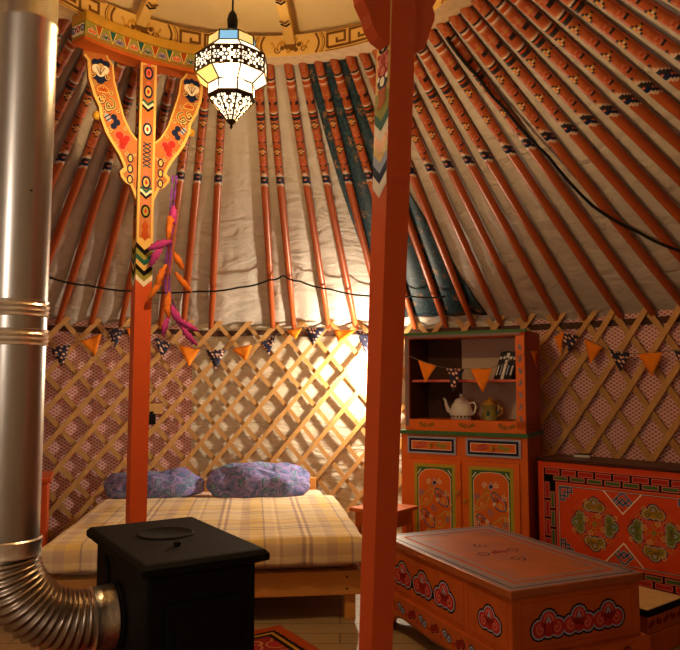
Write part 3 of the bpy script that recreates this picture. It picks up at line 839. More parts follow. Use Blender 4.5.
fc = [o for o in t.children if o.name.startswith('flue_collar')][0]
fc.rotation_euler = (0, -PI/2, 0); fc.location = (-.176, .0, .482)
b = MB(); b.lathe([(.06, 0), (.06, .006), (.05, .012), (.0, .012)], 'iron', (0, 0, 0), 24, cap=False); o = b.build('air_vent', t, smooth=30); o.rotation_euler = (0, -PI/2, 0); o.location = (-.177, .17, .58)

bx = V((math.cos(SZ), math.sin(SZ), 0))
PX = V((-1.022, 2.203, 0)); RP = .09; BR = .25
t = thing('stove_pipe', (PX.x, PX.y, .49), 'tall silvery steel flue pipe at the left with a ribbed elbow into the stove', 'flue pipe')
b = MB()
rp = [(RP, .25)]
for z in ():
    rp += [(RP, z-.028), (RP+.004, z-.024), (RP+.001, z-.012), (RP+.006, z-.004), (RP+.006, z+.004), (RP+.001, z+.012), (RP+.004, z+.024), (RP, z+.028)]
rp += [(RP, 1.92), (RP+.003, 1.925), (RP+.003, 1.935), (RP, 1.94), (RP, 3.3)]
b.lathe(rp, 'steel', seg=48, cap=False)
b.build('upright_pipe', t, smooth=35)
for z in (.905, .995):
    b = MB(); b.lathe([(RP, z-.026), (RP+.005, z-.024), (RP+.002, z-.016), (RP+.006, z-.008), (RP+.003, z), (RP+.007, z+.008), (RP+.002, z+.016), (RP+.005, z+.024), (RP, z+.026)], 'foil', seg=48, cap=False); b.build('joint_band', t, smooth=35)
MB().lathe([(.004, -.003), (.004, .003)], 'black', (.061, -.0665, 1.36), 8).build('rivet', t)
b = MB(); pts = []; rr = []
nn = 120
for k in range(nn+1):
    th = PI/2*k/nn
    pts.append(V((0, 0, .25))+bx*(BR*(1-math.cos(th)))+V((0, 0, -BR*math.sin(th))))
    rr.append(RP+.001+.0055*math.sin(2*PI*k/nn*17))
b.tube(pts, rr, 'steelrib', 40, cap=False); b.build('ribbed_elbow', t, smooth=50)
b = MB(); b.lathe([(RP+.004, .235), (RP+.009, .24), (RP+.006, .255), (RP+.009, .285), (RP+.004, .29)], 'foil', seg=40, cap=False); b.build('clamp_band', t, smooth=40)
b = MB(); pts = [bx*(BR-.002+q)+V((0, 0, 0)) for q in (0, .006, .02, .05, .074, .08)]
b.tube(pts, [RP+.002, RP+.012, RP+.008, RP+.010, RP+.012, RP+.002], 'foil', 40, cap=False); b.build('clamp_band', t, smooth=40)

# ------------------------------------------------------------------ rug
t_ = MB(); ra = rad(90-57.3)
t_.box((0, 0, .004), (1.56, 1.66, .008), 'rug')
S = plane((0, 0, .008), (1, 0, 0), (0, 1, 0))
t_.frame(S, -.75, -.80, .75, .80, .05, 'rust', .0008); t_.frame(S, -.69, -.74, .69, .74, .06, 'black', .0008); t_.frame(S, -.69, -.74, .69, .74, .02, 'gold', .0014)
tag(t_.build('rug', loc=(-.52, 2.62, 0), rz=ra), 'red patterned rug on the floor under the stove', 'rug')

# ------------------------------------------------------------------ bed
BA = rad(7); BW = 1.62; BLn = 1.92
bo = V((-.687, 3.735, 0))       # centre of the foot end
t = thing('bed_frame', bo, 'low pine bed frame under the plaid blanket', 'bed', rz=BA)
hw = BW/2
b = MB(); b.box((0, .014, .197), (BW, .028, .125), 'pine'); S = plane((0, 0, .197), (1, 0, 0), (0, 0, 1))
for sx in (-1, 1):
    for z in (-.03, .03): b.disc(S, sx*(hw-.08), z, .008, 'brown', .0008)
b.build('foot_rail', t, bevel=.004)
for sx in (-1, 1):
    MB().box((sx*(hw-.014), BLn/2, .197), (.028, BLn-.06, .125), 'pine').build('side_rail', t, bevel=.004)
    for y in (.055, BLn-.055): MB().box((sx*(hw-.06), y, .13), (.06, .06, .26), 'pine').build('leg', t, bevel=.004)
b = MB(); b.box((0, BLn-.012, .33), (BW-.16, .028, .34), 'pine'); b.build('headboard', t, bevel=.005)
MB().box((0, BLn/2, .25), (BW-.07, BLn-.08, .018), 'pine').build('slat_base', t)
def bedpt(x, y, z): return bo+Matrix.Rotation(BA, 3, 'Z') @ V((x, y, z))
def rounded_slab(name, hx, hy, z0, z1, mat, r=.05):
    b = MB(); ring = []
    for j in range(9):
        q = -PI/2+PI*j/8; ins = r*(1-math.cos(q)); z = (z0+z1)/2+(z1-z0)/2*math.sin(q)
        ring.append([((sx*(hx-r)+ (r-ins)*math.cos(a)), (sy*(hy-r)+(r-ins)*math.sin(a)), z) for sx, sy, a0 in ((1, 1, 0), (-1, 1, PI/2), (-1, -1, PI), (1, -1, 1.5*PI)) for a in [a0+PI/2*k/5 for k in range(6)]])
    n = len(ring[0]); vs = [p for rg in ring for p in rg]
    fs = [(j*n+k, j*n+(k+1) % n, (j+1)*n+(k+1) % n, (j+1)*n+k) for j in range(8) for k in range(n)]
    fs += [list(range(n-1, -1, -1)), list(range(8*n, 9*n))]
    b.add(vs, fs, mat); return b.build(name, smooth=50)
o = rounded_slab('mattress', BW/2-.03, BLn/2-.03,   .262, .414, 'sheet')
o.location = bedpt(0, BLn/2-.01, 0); o.rotation_euler.z = BA
tag(o, 'thick mattress in a cream sheet under the plaid blanket', 'mattress')
b = MB(); uv = []
nx, ny = 90, 84; ex = hw-.012; drop = .145
Lx = 2*(ex+drop); y0 = -.03
ylen = 1.43+drop
for i in range(nx+1):
    for j in range(ny+1):
        s = -Lx/2+Lx*i/nx; tt = ylen*j/ny          # tt measured from the foot hem
        du = max(0, abs(s)-ex); dv = max(0, drop-tt)
        sg = 1 if s > 0 else -1
        x = min(abs(s), ex); y = y0+max(0, tt-drop)
        dd = max(du, dv); rr_ = .045
        fall = dd-rr_*.5*min(1, dd/rr_)**1 if dd > 0 else 0
        flare = .018*min(1, dd/.06)
        rip = .012*math.sin(s*17+1.3)*min(1, dv/.1)+.012*math.sin(tt*15)*min(1, du/.1)
        X = sg*(x+(flare+rip*.8+.01 if du > 0 else 0)); Y = y-(flare*.9+abs(rip) if dv > 0 else 0)
        if du > 0 and dv > 0: X += sg*.03*min(du, dv)/drop; Y -= .03*min(du, dv)/drop
        Z = .432-fall+.007*noise.noise((s*4, tt*4, 2.2))*(1 if dd == 0 else .3)+.006*noise.noise((s*9, tt*3, 5))
        b.v.append(V((X, Y, max(Z, .275)))); uv.append((s, tt))
k = b.mi('plaid')
for i in range(nx):
    for j in range(ny):
        q = i*(ny+1)+j; b.f.append([q, q+ny+1, q+ny+2, q+1]); b.m.append(k)
o = b.build('plaid_blanket', smooth=60, uv=uv, loc=bedpt(0, 0, 0), rz=BA)
so = o.modifiers.new('thick', 'SOLIDIFY'); so.thickness = .008; so.offset = 1
tag(o, 'cream and mauve plaid blanket spread over the bed', 'blanket')

def pillow(loc, rz, tilt, sx, sy, sz, seed, label):
    b = MB(); nu, nv = 56, 32
    for i in range(nv+1):
        v_ = -PI/2+PI*i/nv
        for j in range(nu):
            u = 2*PI*j/nu
            def sp(c, e): return math.copysign(abs(c)**e, c)
            cx = sp(math.cos(v_), .9)*sp(math.cos(u), .72); cy = sp(math.cos(v_), .9)*sp(math.sin(u), .72); cz = sp(math.sin(v_), 1.0)
            edge = max(abs(cx), abs(cy))
            p = V((cx*sx, cy*sy, cz*sz*(1-.35*edge**3)))
            nrm = V((cx, cy, cz)).normalized()
            p += nrm*(.030*noise.noise((p.x*6, p.y*6, p.z*6+seed))+.014*noise.noise((p.x*18, p.y*18, seed)))
            b.v.append(p)
    k = b.mi('pillow')
    for i in range(nv):
        for j in range(nu):
            b.f.append([i*nu+j, i*nu+(j+1) % nu, (i+1)*nu+(j+1) % nu, (i+1)*nu+j]); b.m.append(k)
    o = b.build('pillow', smooth=180, loc=loc); o.rotation_euler = (tilt, 0, rz)
    tag(o, label, 'pillow', 'purple and blue pillows')
pillow((-1.365, 5.25, .505), BA+.05, rad(20), .37, .20, .09, 1.3, 'crumpled purple pillow partly behind the carved post')
pillow((-.60, 5.28, .530), BA, rad(30), .38, .21, .10, 7.7, 'crumpled purple and blue pillow, fully in view on the bed')

# small furniture beside the bed
t = thing('nightstand', (-2.07, 4.5, 0), 'narrow red-orange cabinet at the far left between flue pipe and bed', 'cabinet', rz=rad(20))
b = MB(); b.box((0, 0, .32), (.42, .34, .64), 'redpost'); b.build('body', t, bevel=.005)
MB().box((0, 0, .655), (.46, .38, .03), 'redpost').build('top', t, bevel=.006)
b = MB(); b.box((0, -.176, .33), (.32, .012, .46), 'orange'); o = b.build('door', t, bevel=.004)
MB().lathe([(.008, 0), (.008, .01), (.014, .016), (.0, .024)], 'brass', (0, 0, 0), 12).build('knob', o).location = (.12, -.183, .36)
[c for c in o.children][0].rotation_euler = (PI/2, 0, 0)
t = thing('bedside_table', (.30, 4.86, 0), 'small orange wooden bedside table behind the plain red post', 'table', rz=rad(-38))
MB().box((0, 0, .405), (.34, .34, .025), 'tableor').build('top', t, bevel=.005)
b = MB(); b.box((0, 0, .345), (.28, .28, .09), 'tableor'); b.build('apron', t)
for sx in (-1, 1):
    for sy in (-1, 1): MB().box((sx*.125, sy*.125, .155), (.035, .035, .31), 'tableor').build('leg', t, bevel=.003)

# ------------------------------------------------------------------ painted cabinet
CA = math.atan2(-.45, .8); cw = .92; cd = .42
cc = V(((.44+1.24)/2, (5.15+4.70)/2, 0))+V((math.cos(CA+PI/2), math.sin(CA+PI/2), 0))*(cd/2)
t = thing('painted_cabinet', cc, 'tall orange painted cupboard with an open shelf top, in the middle of the back wall', 'cabinet', rz=CA)
F = -cd/2
b = MB(); b.box((0, .01, .455), (cw, cd-.02, .87), 'cab')
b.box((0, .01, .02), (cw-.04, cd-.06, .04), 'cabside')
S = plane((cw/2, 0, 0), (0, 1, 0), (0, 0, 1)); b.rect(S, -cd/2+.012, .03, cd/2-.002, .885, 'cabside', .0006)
S = plane((0, F+.02-.0, 0), (1, 0, 0), (0, 0, 1))
body = b.build('body', t)
b = MB(); b.box((0, 0, .904), (cw+.02, cd+.02, .028), 'green'); b.build('ledge', t, bevel=.003)
# hutch
uw = cw-.05; u0 = -uw/2+.015; u1 = uw/2+.02
b = MB(); z0, z1 = .918, 1.615
b.box(((u0+u1)/2, .02, z1-.012), (u1-u0, cd-.02, .024), 'cab')
b.box((u0+.012, .02, (z0+z1)/2), (.024, cd-.02, z1-z0), 'shade_and_band')
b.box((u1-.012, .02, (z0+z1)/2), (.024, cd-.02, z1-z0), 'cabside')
b.box(((u0+u1)/2, .02, z0+.038), (u1-u0, cd-.02, .076), 'cab')
b.build('hutch', t)
b = MB(); b.box(((u0+u1)/2, cd/2-.012, (z0+z1)/2), (u1-u0, .014, z1-z0), 'inner'); b.box((u0+.16, cd/2-.022, (z0+z1)/2), (.27, .012, z1-z0-.03), 'shade_and_band'); b.build('back_panel', t)  # dark sheet paints the shadow over the left of the back
b = MB(); fy = F+.018
b.box(((u0+u1)/2, fy, z1-.02), (u1-u0+.012, .026, .04), 'rust'); b.box(((u0+u1)/2, fy-.004, z1-.004), (u1-u0+.03, .034, .02), 'green')
b.box((u0+.016, fy, (z0+z1)/2), (.032, .026, z1-z0-.06), 'rust'); b.box((u1-.03, fy, (z0+z1)/2), (.06, .026, z1-z0-.06), 'cab'); b.box(((u0+u1)/2, fy, z0+.04), (u1-u0, .026, .08), 'cab')
S = plane(((u0+u1)/2, fy-.013, z0+.042), (1, 0, 0), (0, 0, 1))
for u in (-.30, 0, .28):
    scroll(b, S, u, 0, .028, 0, 'black', 'gold', .22); scroll(b, S, u+.062, 0, .024, 0, 'black', 'gold', .22, -1)
S = plane((u1-.03, fy-.013, (z0+z1)/2), (1, 0, 0), (0, 0, 1))
for k in range(7): scroll(b, S, 0, -.25+k*.08, .018, PI/2, 'navy', 'pale', .24, 1 if k % 2 else -1)
S = plane((u0+.016, fy-.013, (z0+z1)/2), (1, 0, 0), (0, 0, 1))
b.rect(S, -.015, -.32, .015, .32, 'greyband', .0006)
S = plane(((u0+u1)/2, fy-.021, z1-.004), (1, 0, 0), (0, 0, 1))
b.rect(S, -.41, -.03, .41, -.011, 'greyband', .0006)
b.build('front_frame', t)
SHZ = 1.272
b = MB(); b.box(((u0+u1)/2, .03, SHZ), (u1-u0-.05, cd-.09, .018), 'pink'); b.build('shelf', t, bevel=.002)
for x0_, x1_ in ((-.405, -.035), (.035, .42)):
    b = MB(); b.box(((x0_+x1_)/2, F+.012, .815), (x1_-x0_, .022, .125), 'cab')
    S = plane(((x0_+x1_)/2, F+.001, .815), (1, 0, 0), (0, 0, 1)); h = (x1_-x0_)/2
    b.frame(S, -h+.008, -.054, h-.008, .054, .014, 'pale', .0008); b.frame(S, -h+.024, -.04, h-.024, .04, .016, 'navy', .0008); b.frame(S, -h+.036, -.029, h-.036, .029, .004, 'white', .0008)
    for k, c in ((-1, 'pink'), (1, 'olive')):
        scroll(b, S, k*.075, 0, .034, 0, 'red' if k < 0 else 'gold', c, .3, k); b.stroke(S, [(k*.02, 0), (k*.13, .004)], .006, c, .0016)
    o = b.build('drawer', t, bevel=.002)
    kb = MB().lathe([(.008, 0), (.008, .012), (.016, .02), (.014, .03), (.002, .034)], 'gold', seg=14).build('knob', o, smooth=40); kb.location = ((x0_+x1_)/2, F+.001, .815); kb.rotation_euler = (PI/2, 0, 0)
for x0_, x1_, ks in ((-.392, -.004, 1), (.014, .405, -1)):
    b = MB(); cxm = (x0_+x1_)/2; hh = (x1_-x0_)/2; zc = .40; hv = .315
    b.box((cxm, F+.012, zc), (2*hh, .02, 2*hv), 'cab'); S = plane((cxm, F+.002, zc), (1, 0, 0), (0, 0, 1))
    pw = hh-.04; b.rect(S, -pw, -hv+.03, pw, hv-.03, 'lime', .0006)
    q = pw-.022; b.rect(S, -q, -hv+.052, q, hv-.052, 'green', .001); q2 = q-.012
    top = hv-.064
    arch = [(-q2, -hv+.11), (-q2+.045, -hv+.075), (q2-.045, -hv+.075), (q2, -hv+.11), (q2, top-.06), (q2-.02, top-.028), (q2-.055, top-.006), (0, top), (-q2+.055, top-.006), (-q2+.02, top-.028), (-q2, top-.06)]
    b.fill(S, arch, 'cab', .0014); b.stroke(S, arch, .004, 'white', .0018, True)
    for sx in (-1, 1):
        for sz in (-1, 1): b.stroke(S, [(sx*(q-.004), sz*(top-.04)), (sx*(q-.03), sz*(top-.004))], .006, 'white', .0018)
    for sx, sz, c_ in ((1, 1, 'navy'), (-1, -1, 'navy'), (-1, 1, 'gold'), (1, -1, 'gold')):
        T = sub(S, sx*.052, sz*.075-.02, 1, sx*sz*.62)
        lf = [(.032*math.sin(2*PI*q/16)*(1+.25*math.cos(6*PI*q/16)), .07*math.cos(2*PI*q/16)) for q in range(16)]
        b.stroke(T, lf, .010, c_, .0018, True); b.stroke(T, [(x*.9, y*.95) for x, y in lf], .004, 'pale' if c_ == 'navy' else 'yellow', .0024, True)
        b.stroke(T, spiral(0, .02, .018, 1.3, PI/2, sx), .006, c_, .002); b.stroke(T, spiral(0, -.025, .018, 1.3, -PI/2, -sx), .006, 'yellow', .002)
        b.stroke(S, spiral(sx*.105, sz*.03-.02, .022, 1.3, 0, sx*sz), .006, 'yellow', .0016); b.stroke(S, spiral(sx*.03, sz*.145-.02, .02, 1.3, 0, -sx*sz), .006, 'gold', .0016)
    for dx, dz, r_, c_, sg2 in ((.04, .165, .02, 'yellow', 1), (-.04, .165, .02, 'yellow', -1), (.095, .085, .022, 'gold', 1), (-.095, .085, .022, 'navy', -1), (.1, -.09, .022, 'navy', -1), (-.1, -.09, .022, 'gold', 1), (.045, -.19, .02, 'yellow', -1), (-.045, -.19, .02, 'gold', 1), (.0, -.02, .026, 'navy', 1), (.025, .04, .014, 'yellow', -1), (-.025, -.08, .014, 'yellow', 1)):
        b.stroke(S, spiral(dx, dz, r_, 1.4, PI/2*sg2, sg2), .007, c_, .0026); b.stroke(S, spiral(dx, dz, r_, 1.4, PI/2*sg2, sg2), .003, 'pale' if c_ == 'navy' else 'white', .0030)
    b.stroke(S, [(0, .13), (-.014, .155), (0, .185), (.014, .155)], .007, 'pale', .0018, True); b.disc(S, 0, .155, .012, 'navy', .0018, 8)
    b.stroke(S, [(0, -.17), (-.014, -.195), (0, -.225), (.014, -.195)], .007, 'gold', .0018, True)
    o = b.build('door', t, bevel=.002)
    kb = MB().lathe([(.007, 0), (.007, .012), (.014, .02), (.012, .028), (.002, .032)], 'gold', seg=14).build('knob', o, smooth=40)
    kb.location = (cxm+ks*(hh-.018), F+.001, .50-.05*(ks < 0)); kb.rotation_euler = (PI/2, 0, 0)
RC = Matrix.Rotation(CA, 3, 'Z')
def cab_pt(x, y, z): return cc+RC @ V((x, y, z))

# teapot
SH0 = .9945
tp = thing('teapot', cab_pt(-.055, -.03, SH0), 'white enamel teapot in the open cupboard, left of the tin', 'teapot', rz=CA)
MB().lathe([(.0, 0), (.072, 0), (.078, .006), (.083, .02), (.085, .04), (.082, .065), (.07, .10), (.052, .125), (.046, .128)], 'enamel', seg=36).build('body', tp, smooth=40)
b = MB()
for k in range(20):
    a = 2*PI*k/20; b.lathe([(.006, 0), (.006, .014)], 'black', (.084*math.cos(a), .084*math.sin(a), .016), 6)
b.build('band', tp)
MB().lathe([(.048, .127), (.05, .132), (.04, .145), (.02, .155), (.008, .158), (.008, .166), (.014, .172), (.012, .182), (.002, .186)], 'enamel', seg=28).build('lid', tp, smooth=40)
MB().tube([(-.07, 0, .05), (-.10, 0, .065), (-.115, 0, .10), (-.122, 0, .135), (-.135, 0, .15)], [.02, .016, .012, .009, .008], 'enamel', 12).build('spout', tp, smooth=50)
MB().tube([(.06, 0, .115), (.095, 0, .125), (.11, 0, .09), (.10, 0, .055), (.078, 0, .035)], .007, 'enamel', 10).build('handle', tp, smooth=50)
tt = thing('tea_tin', cab_pt(.155, -.02, SH0), 'green and gold lidded tin in the cupboard, right of the white teapot', 'tin', rz=CA)
b = MB(); b.lathe([(0, 0), (.055, 0), (.056, .005), (.052, .012), (.052, .10), (.056, .106), (.05, .11)], 'tin', seg=24)
for k in range(8): b.lathe([(.008, 0), (.012, .02), (.002, .045)], 'olive' if k % 2 else 'teal', (.048*math.cos(k*PI/4), .048*math.sin(k*PI/4), .03), 8)
b.build('body', tt, smooth=40)
MB().lathe([(.056, .109), (.056, .118), (.04, .135), (.014, .143), (.008, .15), (.013, .158), (.003, .168)], 'gold', seg=24).build('lid', tt, smooth=40)
MB().tube([(.052, 0, .095), (.085, 0, .085), (.085, 0, .05), (.052, 0, .03)], .005, 'gold', 8).build('handle', tt, smooth=50)
xb = .215
BL = ['black book leaning leftmost on the cupboard shelf', 'slim black book with a pale spine band, second from the left on the shelf', 'white-spined book leaning in the middle of the shelf row',
      'black book just right of the white-spined book', 'black book at the right end of the shelf row beside the cupboard side']
for k, (wd, hh, cm) in enumerate(((.022, .20, 'book'), (.018, .205, 'book'), (.02, .19, 'bookw'), (.024, .2, 'book'), (.026, .195, 'book'))):
    bt = thing('book', cab_pt(xb+wd/2, -.05, SHZ+.0105), BL[k], 'book', rz=CA, group='books on the cupboard shelf')
    R3 = Matrix.Rotation(rad(17), 3, 'Y')
    b = MB(); pts = []
    lean = hh*math.sin(rad(17)); up = hh*math.cos(rad(17))
    def bxp(y0_, y1_, f0, f1, ins, mat):
        q = [(-wd/2+ins+lean*f0, up*f0), (wd/2-ins+lean*f0, up*f0), (wd/2-ins+lean*f1, up*f1), (-wd/2+ins+lean*f1, up*f1)]
        b.prism([(x, y0_, z) for x, z in q][::-1], (0, y1_-y0_, 0), mat)
    bxp(-.07, .07, 0, 1, 0, cm); b.build('cover', bt)
    b = MB(); bxp(-.0705, -.07, .72, .82, .003, 'bookw' if cm == 'book' else 'book'); b.build('spine_band', bt); b = MB(); bxp(-.0705, -.07, .15, .5, wd*.3, 'pale' if k % 2 else 'bookw'); b.build('spine_label', bt)
    xb += wd+.003

# ------------------------------------------------------------------ painted chest
KA = math.atan2(-.72, .69); kw = 1.15; kd = .31; kh = .756
fl = V((1.335, 4.785, 0)); ax = V((math.cos(KA), math.sin(KA), 0)); ay = V((-math.sin(KA), math.cos(KA), 0))
t = thing('painted_chest', fl+ax*(kw/2)+ay*(kd/2), 'low red-orange chest with two round cloud medallions, against the right wall', 'chest', rz=KA)
b = MB(); b.box((0, 0, kh/2-.01), (kw, kd, kh-.02), 'redorange')
S = plane((0, -kd/2, 0), (1, 0, 0), (0, 0, 1)); X = kw/2
zt, zb = kh-.02, .0
# interlocking key border: two staggered rows of outlined bars on black
def key_border(c0, c1, d0, n, vert, inner):
    # c0..c1 along the border, d0 the middle line across it, inner = side of the second row
    p = (c1-c0)/n
    def bar(a, e, lo, hi, fillc):
        q = [(a, lo), (e, lo), (e, hi), (a, hi)]
        q = [(y, x) if vert else (x, y) for x, y in q]
        b.fill(S, q, fillc, .0010); b.stroke(S, q, .0055, 'pink', .0014, True)
    for k in range(n):
        a = c0+k*p
        lo, hi = sorted((d0-inner*.034, d0-inner*.004)); bar(a+.008, a+p-.012, lo, hi, 'red')
        lo, hi = sorted((d0+inner*.006, d0+inner*.032))
        if k < n-1: bar(a+p*.5+.008, a+p*1.5-.012, lo, hi, 'green')
b.frame(S, -X+.085, zb+.085, X-.085, zt-.085, .084, 'black', .0006)
key_border(-X+.05, X-.05, zt-.085, 9, False, -1); key_border(-X+.05, X-.05, zb+.085, 9, False, 1)
key_border(zb+.125, zt-.125, -X+.085, 4, True, 1); key_border(zb+.125, zt-.125, X-.085, 4, True, -1)
b.frame(S, -X+.04, zb+.04, X-.04, zt-.04, .006, 'pink', .0012); b.frame(S, -X+.13, zb+.13, X-.13, zt-.13, .006, 'pink', .0012)
b.frame(S, -X+.15, zb+.15, X-.15, zt-.15, .009, 'navy', .001); b.frame(S, -X+.15, zb+.15, X-.15, zt-.15, .003, 'white', .0016)
zm = (zt+zb)/2
for mx in (-.185, .185):
    T = sub(S, mx, zm, 1)
    for k in range(4):
        a = k*PI/2; cloud(b, S, mx-.118*math.sin(a)*.9, zm+.118*math.cos(a), .068, a, ('black', 'pale', 'gold' if k % 2 == 0 else 'olive', 'green'), .15)
        a2 = a+PI/4
        b.stroke(T, spiral(.085*math.cos(a2), .085*math.sin(a2), .032, 1.4, a2, 1), .006, 'pink', .0012); b.stroke(T, spiral(.118*math.cos(a2), .118*math.sin(a2), .03, 1.3, a2+PI, -1), .005, 'gold', .0012)
        b.stroke(T, spiral(.04*math.cos(a), .04*math.sin(a), .026, 1.2, a, -1), .006, 'gold', .0022)
    for k in range(8):
        a3 = PI/8+k*PI/4
        b.stroke(T, spiral(.062*math.cos(a3), .062*math.sin(a3), .02, 1.4, a3, (-1)**k), .0055, 'yellow' if k % 2 else 'pink', .0024)
        b.stroke(T, spiral(.148*math.cos(a3), .148*math.sin(a3), .017, 1.3, a3+PI, (-1)**k), .005, 'rust' if k % 2 else 'yellow', .0024)
    b.disc(T, 0, 0, .016, 'olive', .0022); b.stroke(T, [(.155*math.cos(x_*PI/12), .155*math.sin(x_*PI/12)) for x_ in range(24)], .003, 'pink', .0005, True)
for sx in (-1, 1):
    for sz in (-1, 1): knot(b, S, sx*(X-.20), zm+sz*(zt-zm-.20), .04, (0 if sz > 0 else PI)+(0 if (sx < 0) == (sz > 0) else -PI/2), 'pale', 'navy')
for sz in (-1, 1):
    knot(b, S, 0, zm+sz*(zt-zm-.21), .042, -PI/4 if sz > 0 else 3*PI/4, 'pale', 'navy')
    b.stroke(S, [(-.12, zm+sz*(zt-zm-.15)), (0, zm+sz*(zt-zm-.28)), (.12, zm+sz*(zt-zm-.15))], .008, 'white', .0018)
b.build('body', t)
MB().box((0, 0, kh-.01), (kw+.02, kd+.02, .022), 'darktop').build('lid', t, bevel=.004)
o = MB()
o.box((0, 0, .012), (.10, .07, .018), 'bookw'); o.box((0, 0, .0015), (.104, .074, .003), 'black'); o.box((0, 0, .022), (.104, .074, .003), 'black')
q = fl+ax*.22+ay*.20
tag(o.build('booklet', loc=(q.x, q.y, kh+.001), rz=KA+.3), 'small white booklet lying on the chest top', 'book')

# ------------------------------------------------------------------ painted low table
TA = rad(23.5)
e1 = V((math.cos(TA), math.sin(TA), 0)); e2 = V((-math.sin(TA), math.cos(TA), 0))
tw, tl = .69, 1.10
tc_ = V((.66, 2.782, 0))+e1*(tw/2)+e2*(tl/2)
t = thing('painted_table', tc_, 'low orange box table with red cloud panels, in the right foreground', 'table', rz=TA)
b = MB(); b.box((0, 0, .434), (tw, tl, .032), 'tabletop'); S = plane((0, 0, .45), (1, 0, 0), (0, 1, 0)); hx, hy = tw/2, tl/2
b.frame(S, -hx+.042, -hy+.042, hx-.042, hy-.042, .07, 'greyband', .0008); b.frame(S, -hx+.09, -hy+.09, hx-.09, hy-.09, .012, 'rust', .001)
b.frame(S, -hx+.115, -hy+.115, hx-.115, hy-.115, .022, 'greyband', .0008); b.frame(S, -hx+.03, -hy+.03, hx-.03, hy-.03, .008, 'navy', .0012)
for k in range(8):
    a = 2*PI*k/8; b.stroke(S, spiral(.09*math.cos(a), .14*math.sin(a), .04, 1.4, a), .007, ('navy', 'greyband')[k % 2], .0008)
cloud(b, S, 0, 0, .05, 0, ('greyband', 'tableor', 'rust', 'navy'))
for sx in (-1, 1):
    for sy in (-1, 1): b.stroke(S, spiral(sx*.18, sy*.33, .045, 1.5, 0, sx*sy), .008, 'greyband', .0008)
b.build('top', t, bevel=.004)
b = MB(); b.box((0, 0, .306), (tw-.03, tl-.03, .224), 'tableor'); bx_, by_ = (tw-.03)/2, (tl-.03)/2
S = plane((0, -by_, .30), (1, 0, 0), (0, 0, 1))   # short end
b.frame(S, -.285, -.082, .285, .092, .004, 'rust', .0006)
for k in (-1, 0, 1): cloud(b, S, k*.155, -.004, .082, 0)
for k in (-.5, .5): b.rect(S, k*.155-.03, -.045, k*.155+.03, -.018, 'black', .0005)
S = plane((-bx_, 0, .30), (0, -1, 0), (0, 0, 1))   # long side
b.frame(S, -by_+.035, -.092, .20, .095, .004, 'rust', .0006); b.frame(S, .235, -.092, by_-.03, .095, .004, 'rust', .0006)
for k in (-1, 0, 1): cloud(b, S, -.155+k*.195, -.005, .085, 0)
for k in (-.5, .5): b.rect(S, -.155+k*.195-.03, -.045, -.155+k*.195+.03, -.018, 'black', .0005)
cloud(b, S, .385, -.005, .075, 0)
for sgn, S in ((1, plane((bx_, 0, .30), (0, 1, 0), (0, 0, 1))), (1, plane((0, by_, .30), (-1, 0, 0), (0, 0, 1)))):
    for k in (-1, 0, 1): cloud(b, S, k*.16, -.005, .075, 0)
b.build('box', t)
def apron(length, S, n_):
    b = MB(); h = length/2; z1_ = .192
    ol = [(-h, 0), (-h+.09, 0), (-h+.10, .03), (-h+.13, .06), (-h+.18, .085), (-h+.24, .095), (0, .08), (h-.24, .095), (h-.18, .085), (h-.13, .06), (h-.10, .03), (h-.09, 0), (h, 0), (h, z1_), (-h, z1_)]
    p = [S(u, v, 0) for u, v in ol]; nn = S(0, 0, -.022)-S(0, 0, 0)
    b.prism(p, nn, 'tableor'); b.stroke(S, [(u, v+.006) for u, v in ol[1:12]], .006, 'brown', .0008)
    m_ = int((length-.1)/.105)
    for k in range(m_):
        u = (k-(m_-1)/2)*.105; scroll(b, S, u, .143, .034, 0, ('black', 'navy')[k % 2], ('red', 'pale')[k % 2], .26, 1 if k % 2 else -1); b.disc(S, u+.052, .125, .009, 'red', .0012, 8); b.disc(S, u+.052, .16, .007, 'pink', .0012, 8)
    b.build('apron', t)
ax_, ay_ = tw/2+.012, tl/2+.012
apron(2*ax_, plane((0, -ay_, 0), (1, 0, 0), (0, 0, 1)), 0); apron(2*ay_-.044, plane((-ax_, 0, 0), (0, -1, 0), (0, 0, 1)), 0)
apron(2*ax_, plane((0, ay_, 0), (-1, 0, 0), (0, 0, 1)), 0); apron(2*ay_-.044, plane((ax_, 0, 0), (0, 1, 0), (0, 0, 1)), 0)
MB().box((0, 0, .186), (2*ax_-.05, 2*ay_-.05, .012), 'tableor').build('base_board', t)

# small stool between table and chest
K = V((1.70, 3.53, 0)); s1 = V((-.79, -.61, 0)); s2 = V((-.61, .79, 0)); sw, sd = .36, .30
SA = math.atan2(.61, .79)
t = thing('painted_stool', K+s1*(sw/2)+s2*(sd/2), 'small low painted stool with a dark-edged top, half hidden behind the table', 'stool', rz=SA)
b = MB(); b.box((0, 0, .195), (sw, sd, .03), 'black'); S = plane((0, 0, .21), (1, 0, 0), (0, 1, 0)); b.rect(S, -sw/2+.01, -sd/2+.01, sw/2-.01, sd/2-.01, 'creamwood', .0006); b.build('top', t, bevel=.003)
b = MB(); b.box((0, 0, .14), (sw-.03, sd-.03, .08), 'tableor'); S = plane((0, -sd/2+.015, .14), (1, 0, 0), (0, 0, 1))
for k in range(5): scroll(b, S, -.13+k*.065, 0, .024, 0, 'black', 'red', .25, 1 if k % 2 else -1)
b.build('body', t); MB().box((0, 0, .05), (sw, sd, .10), 'tableor').build('plinth', t, bevel=.004)

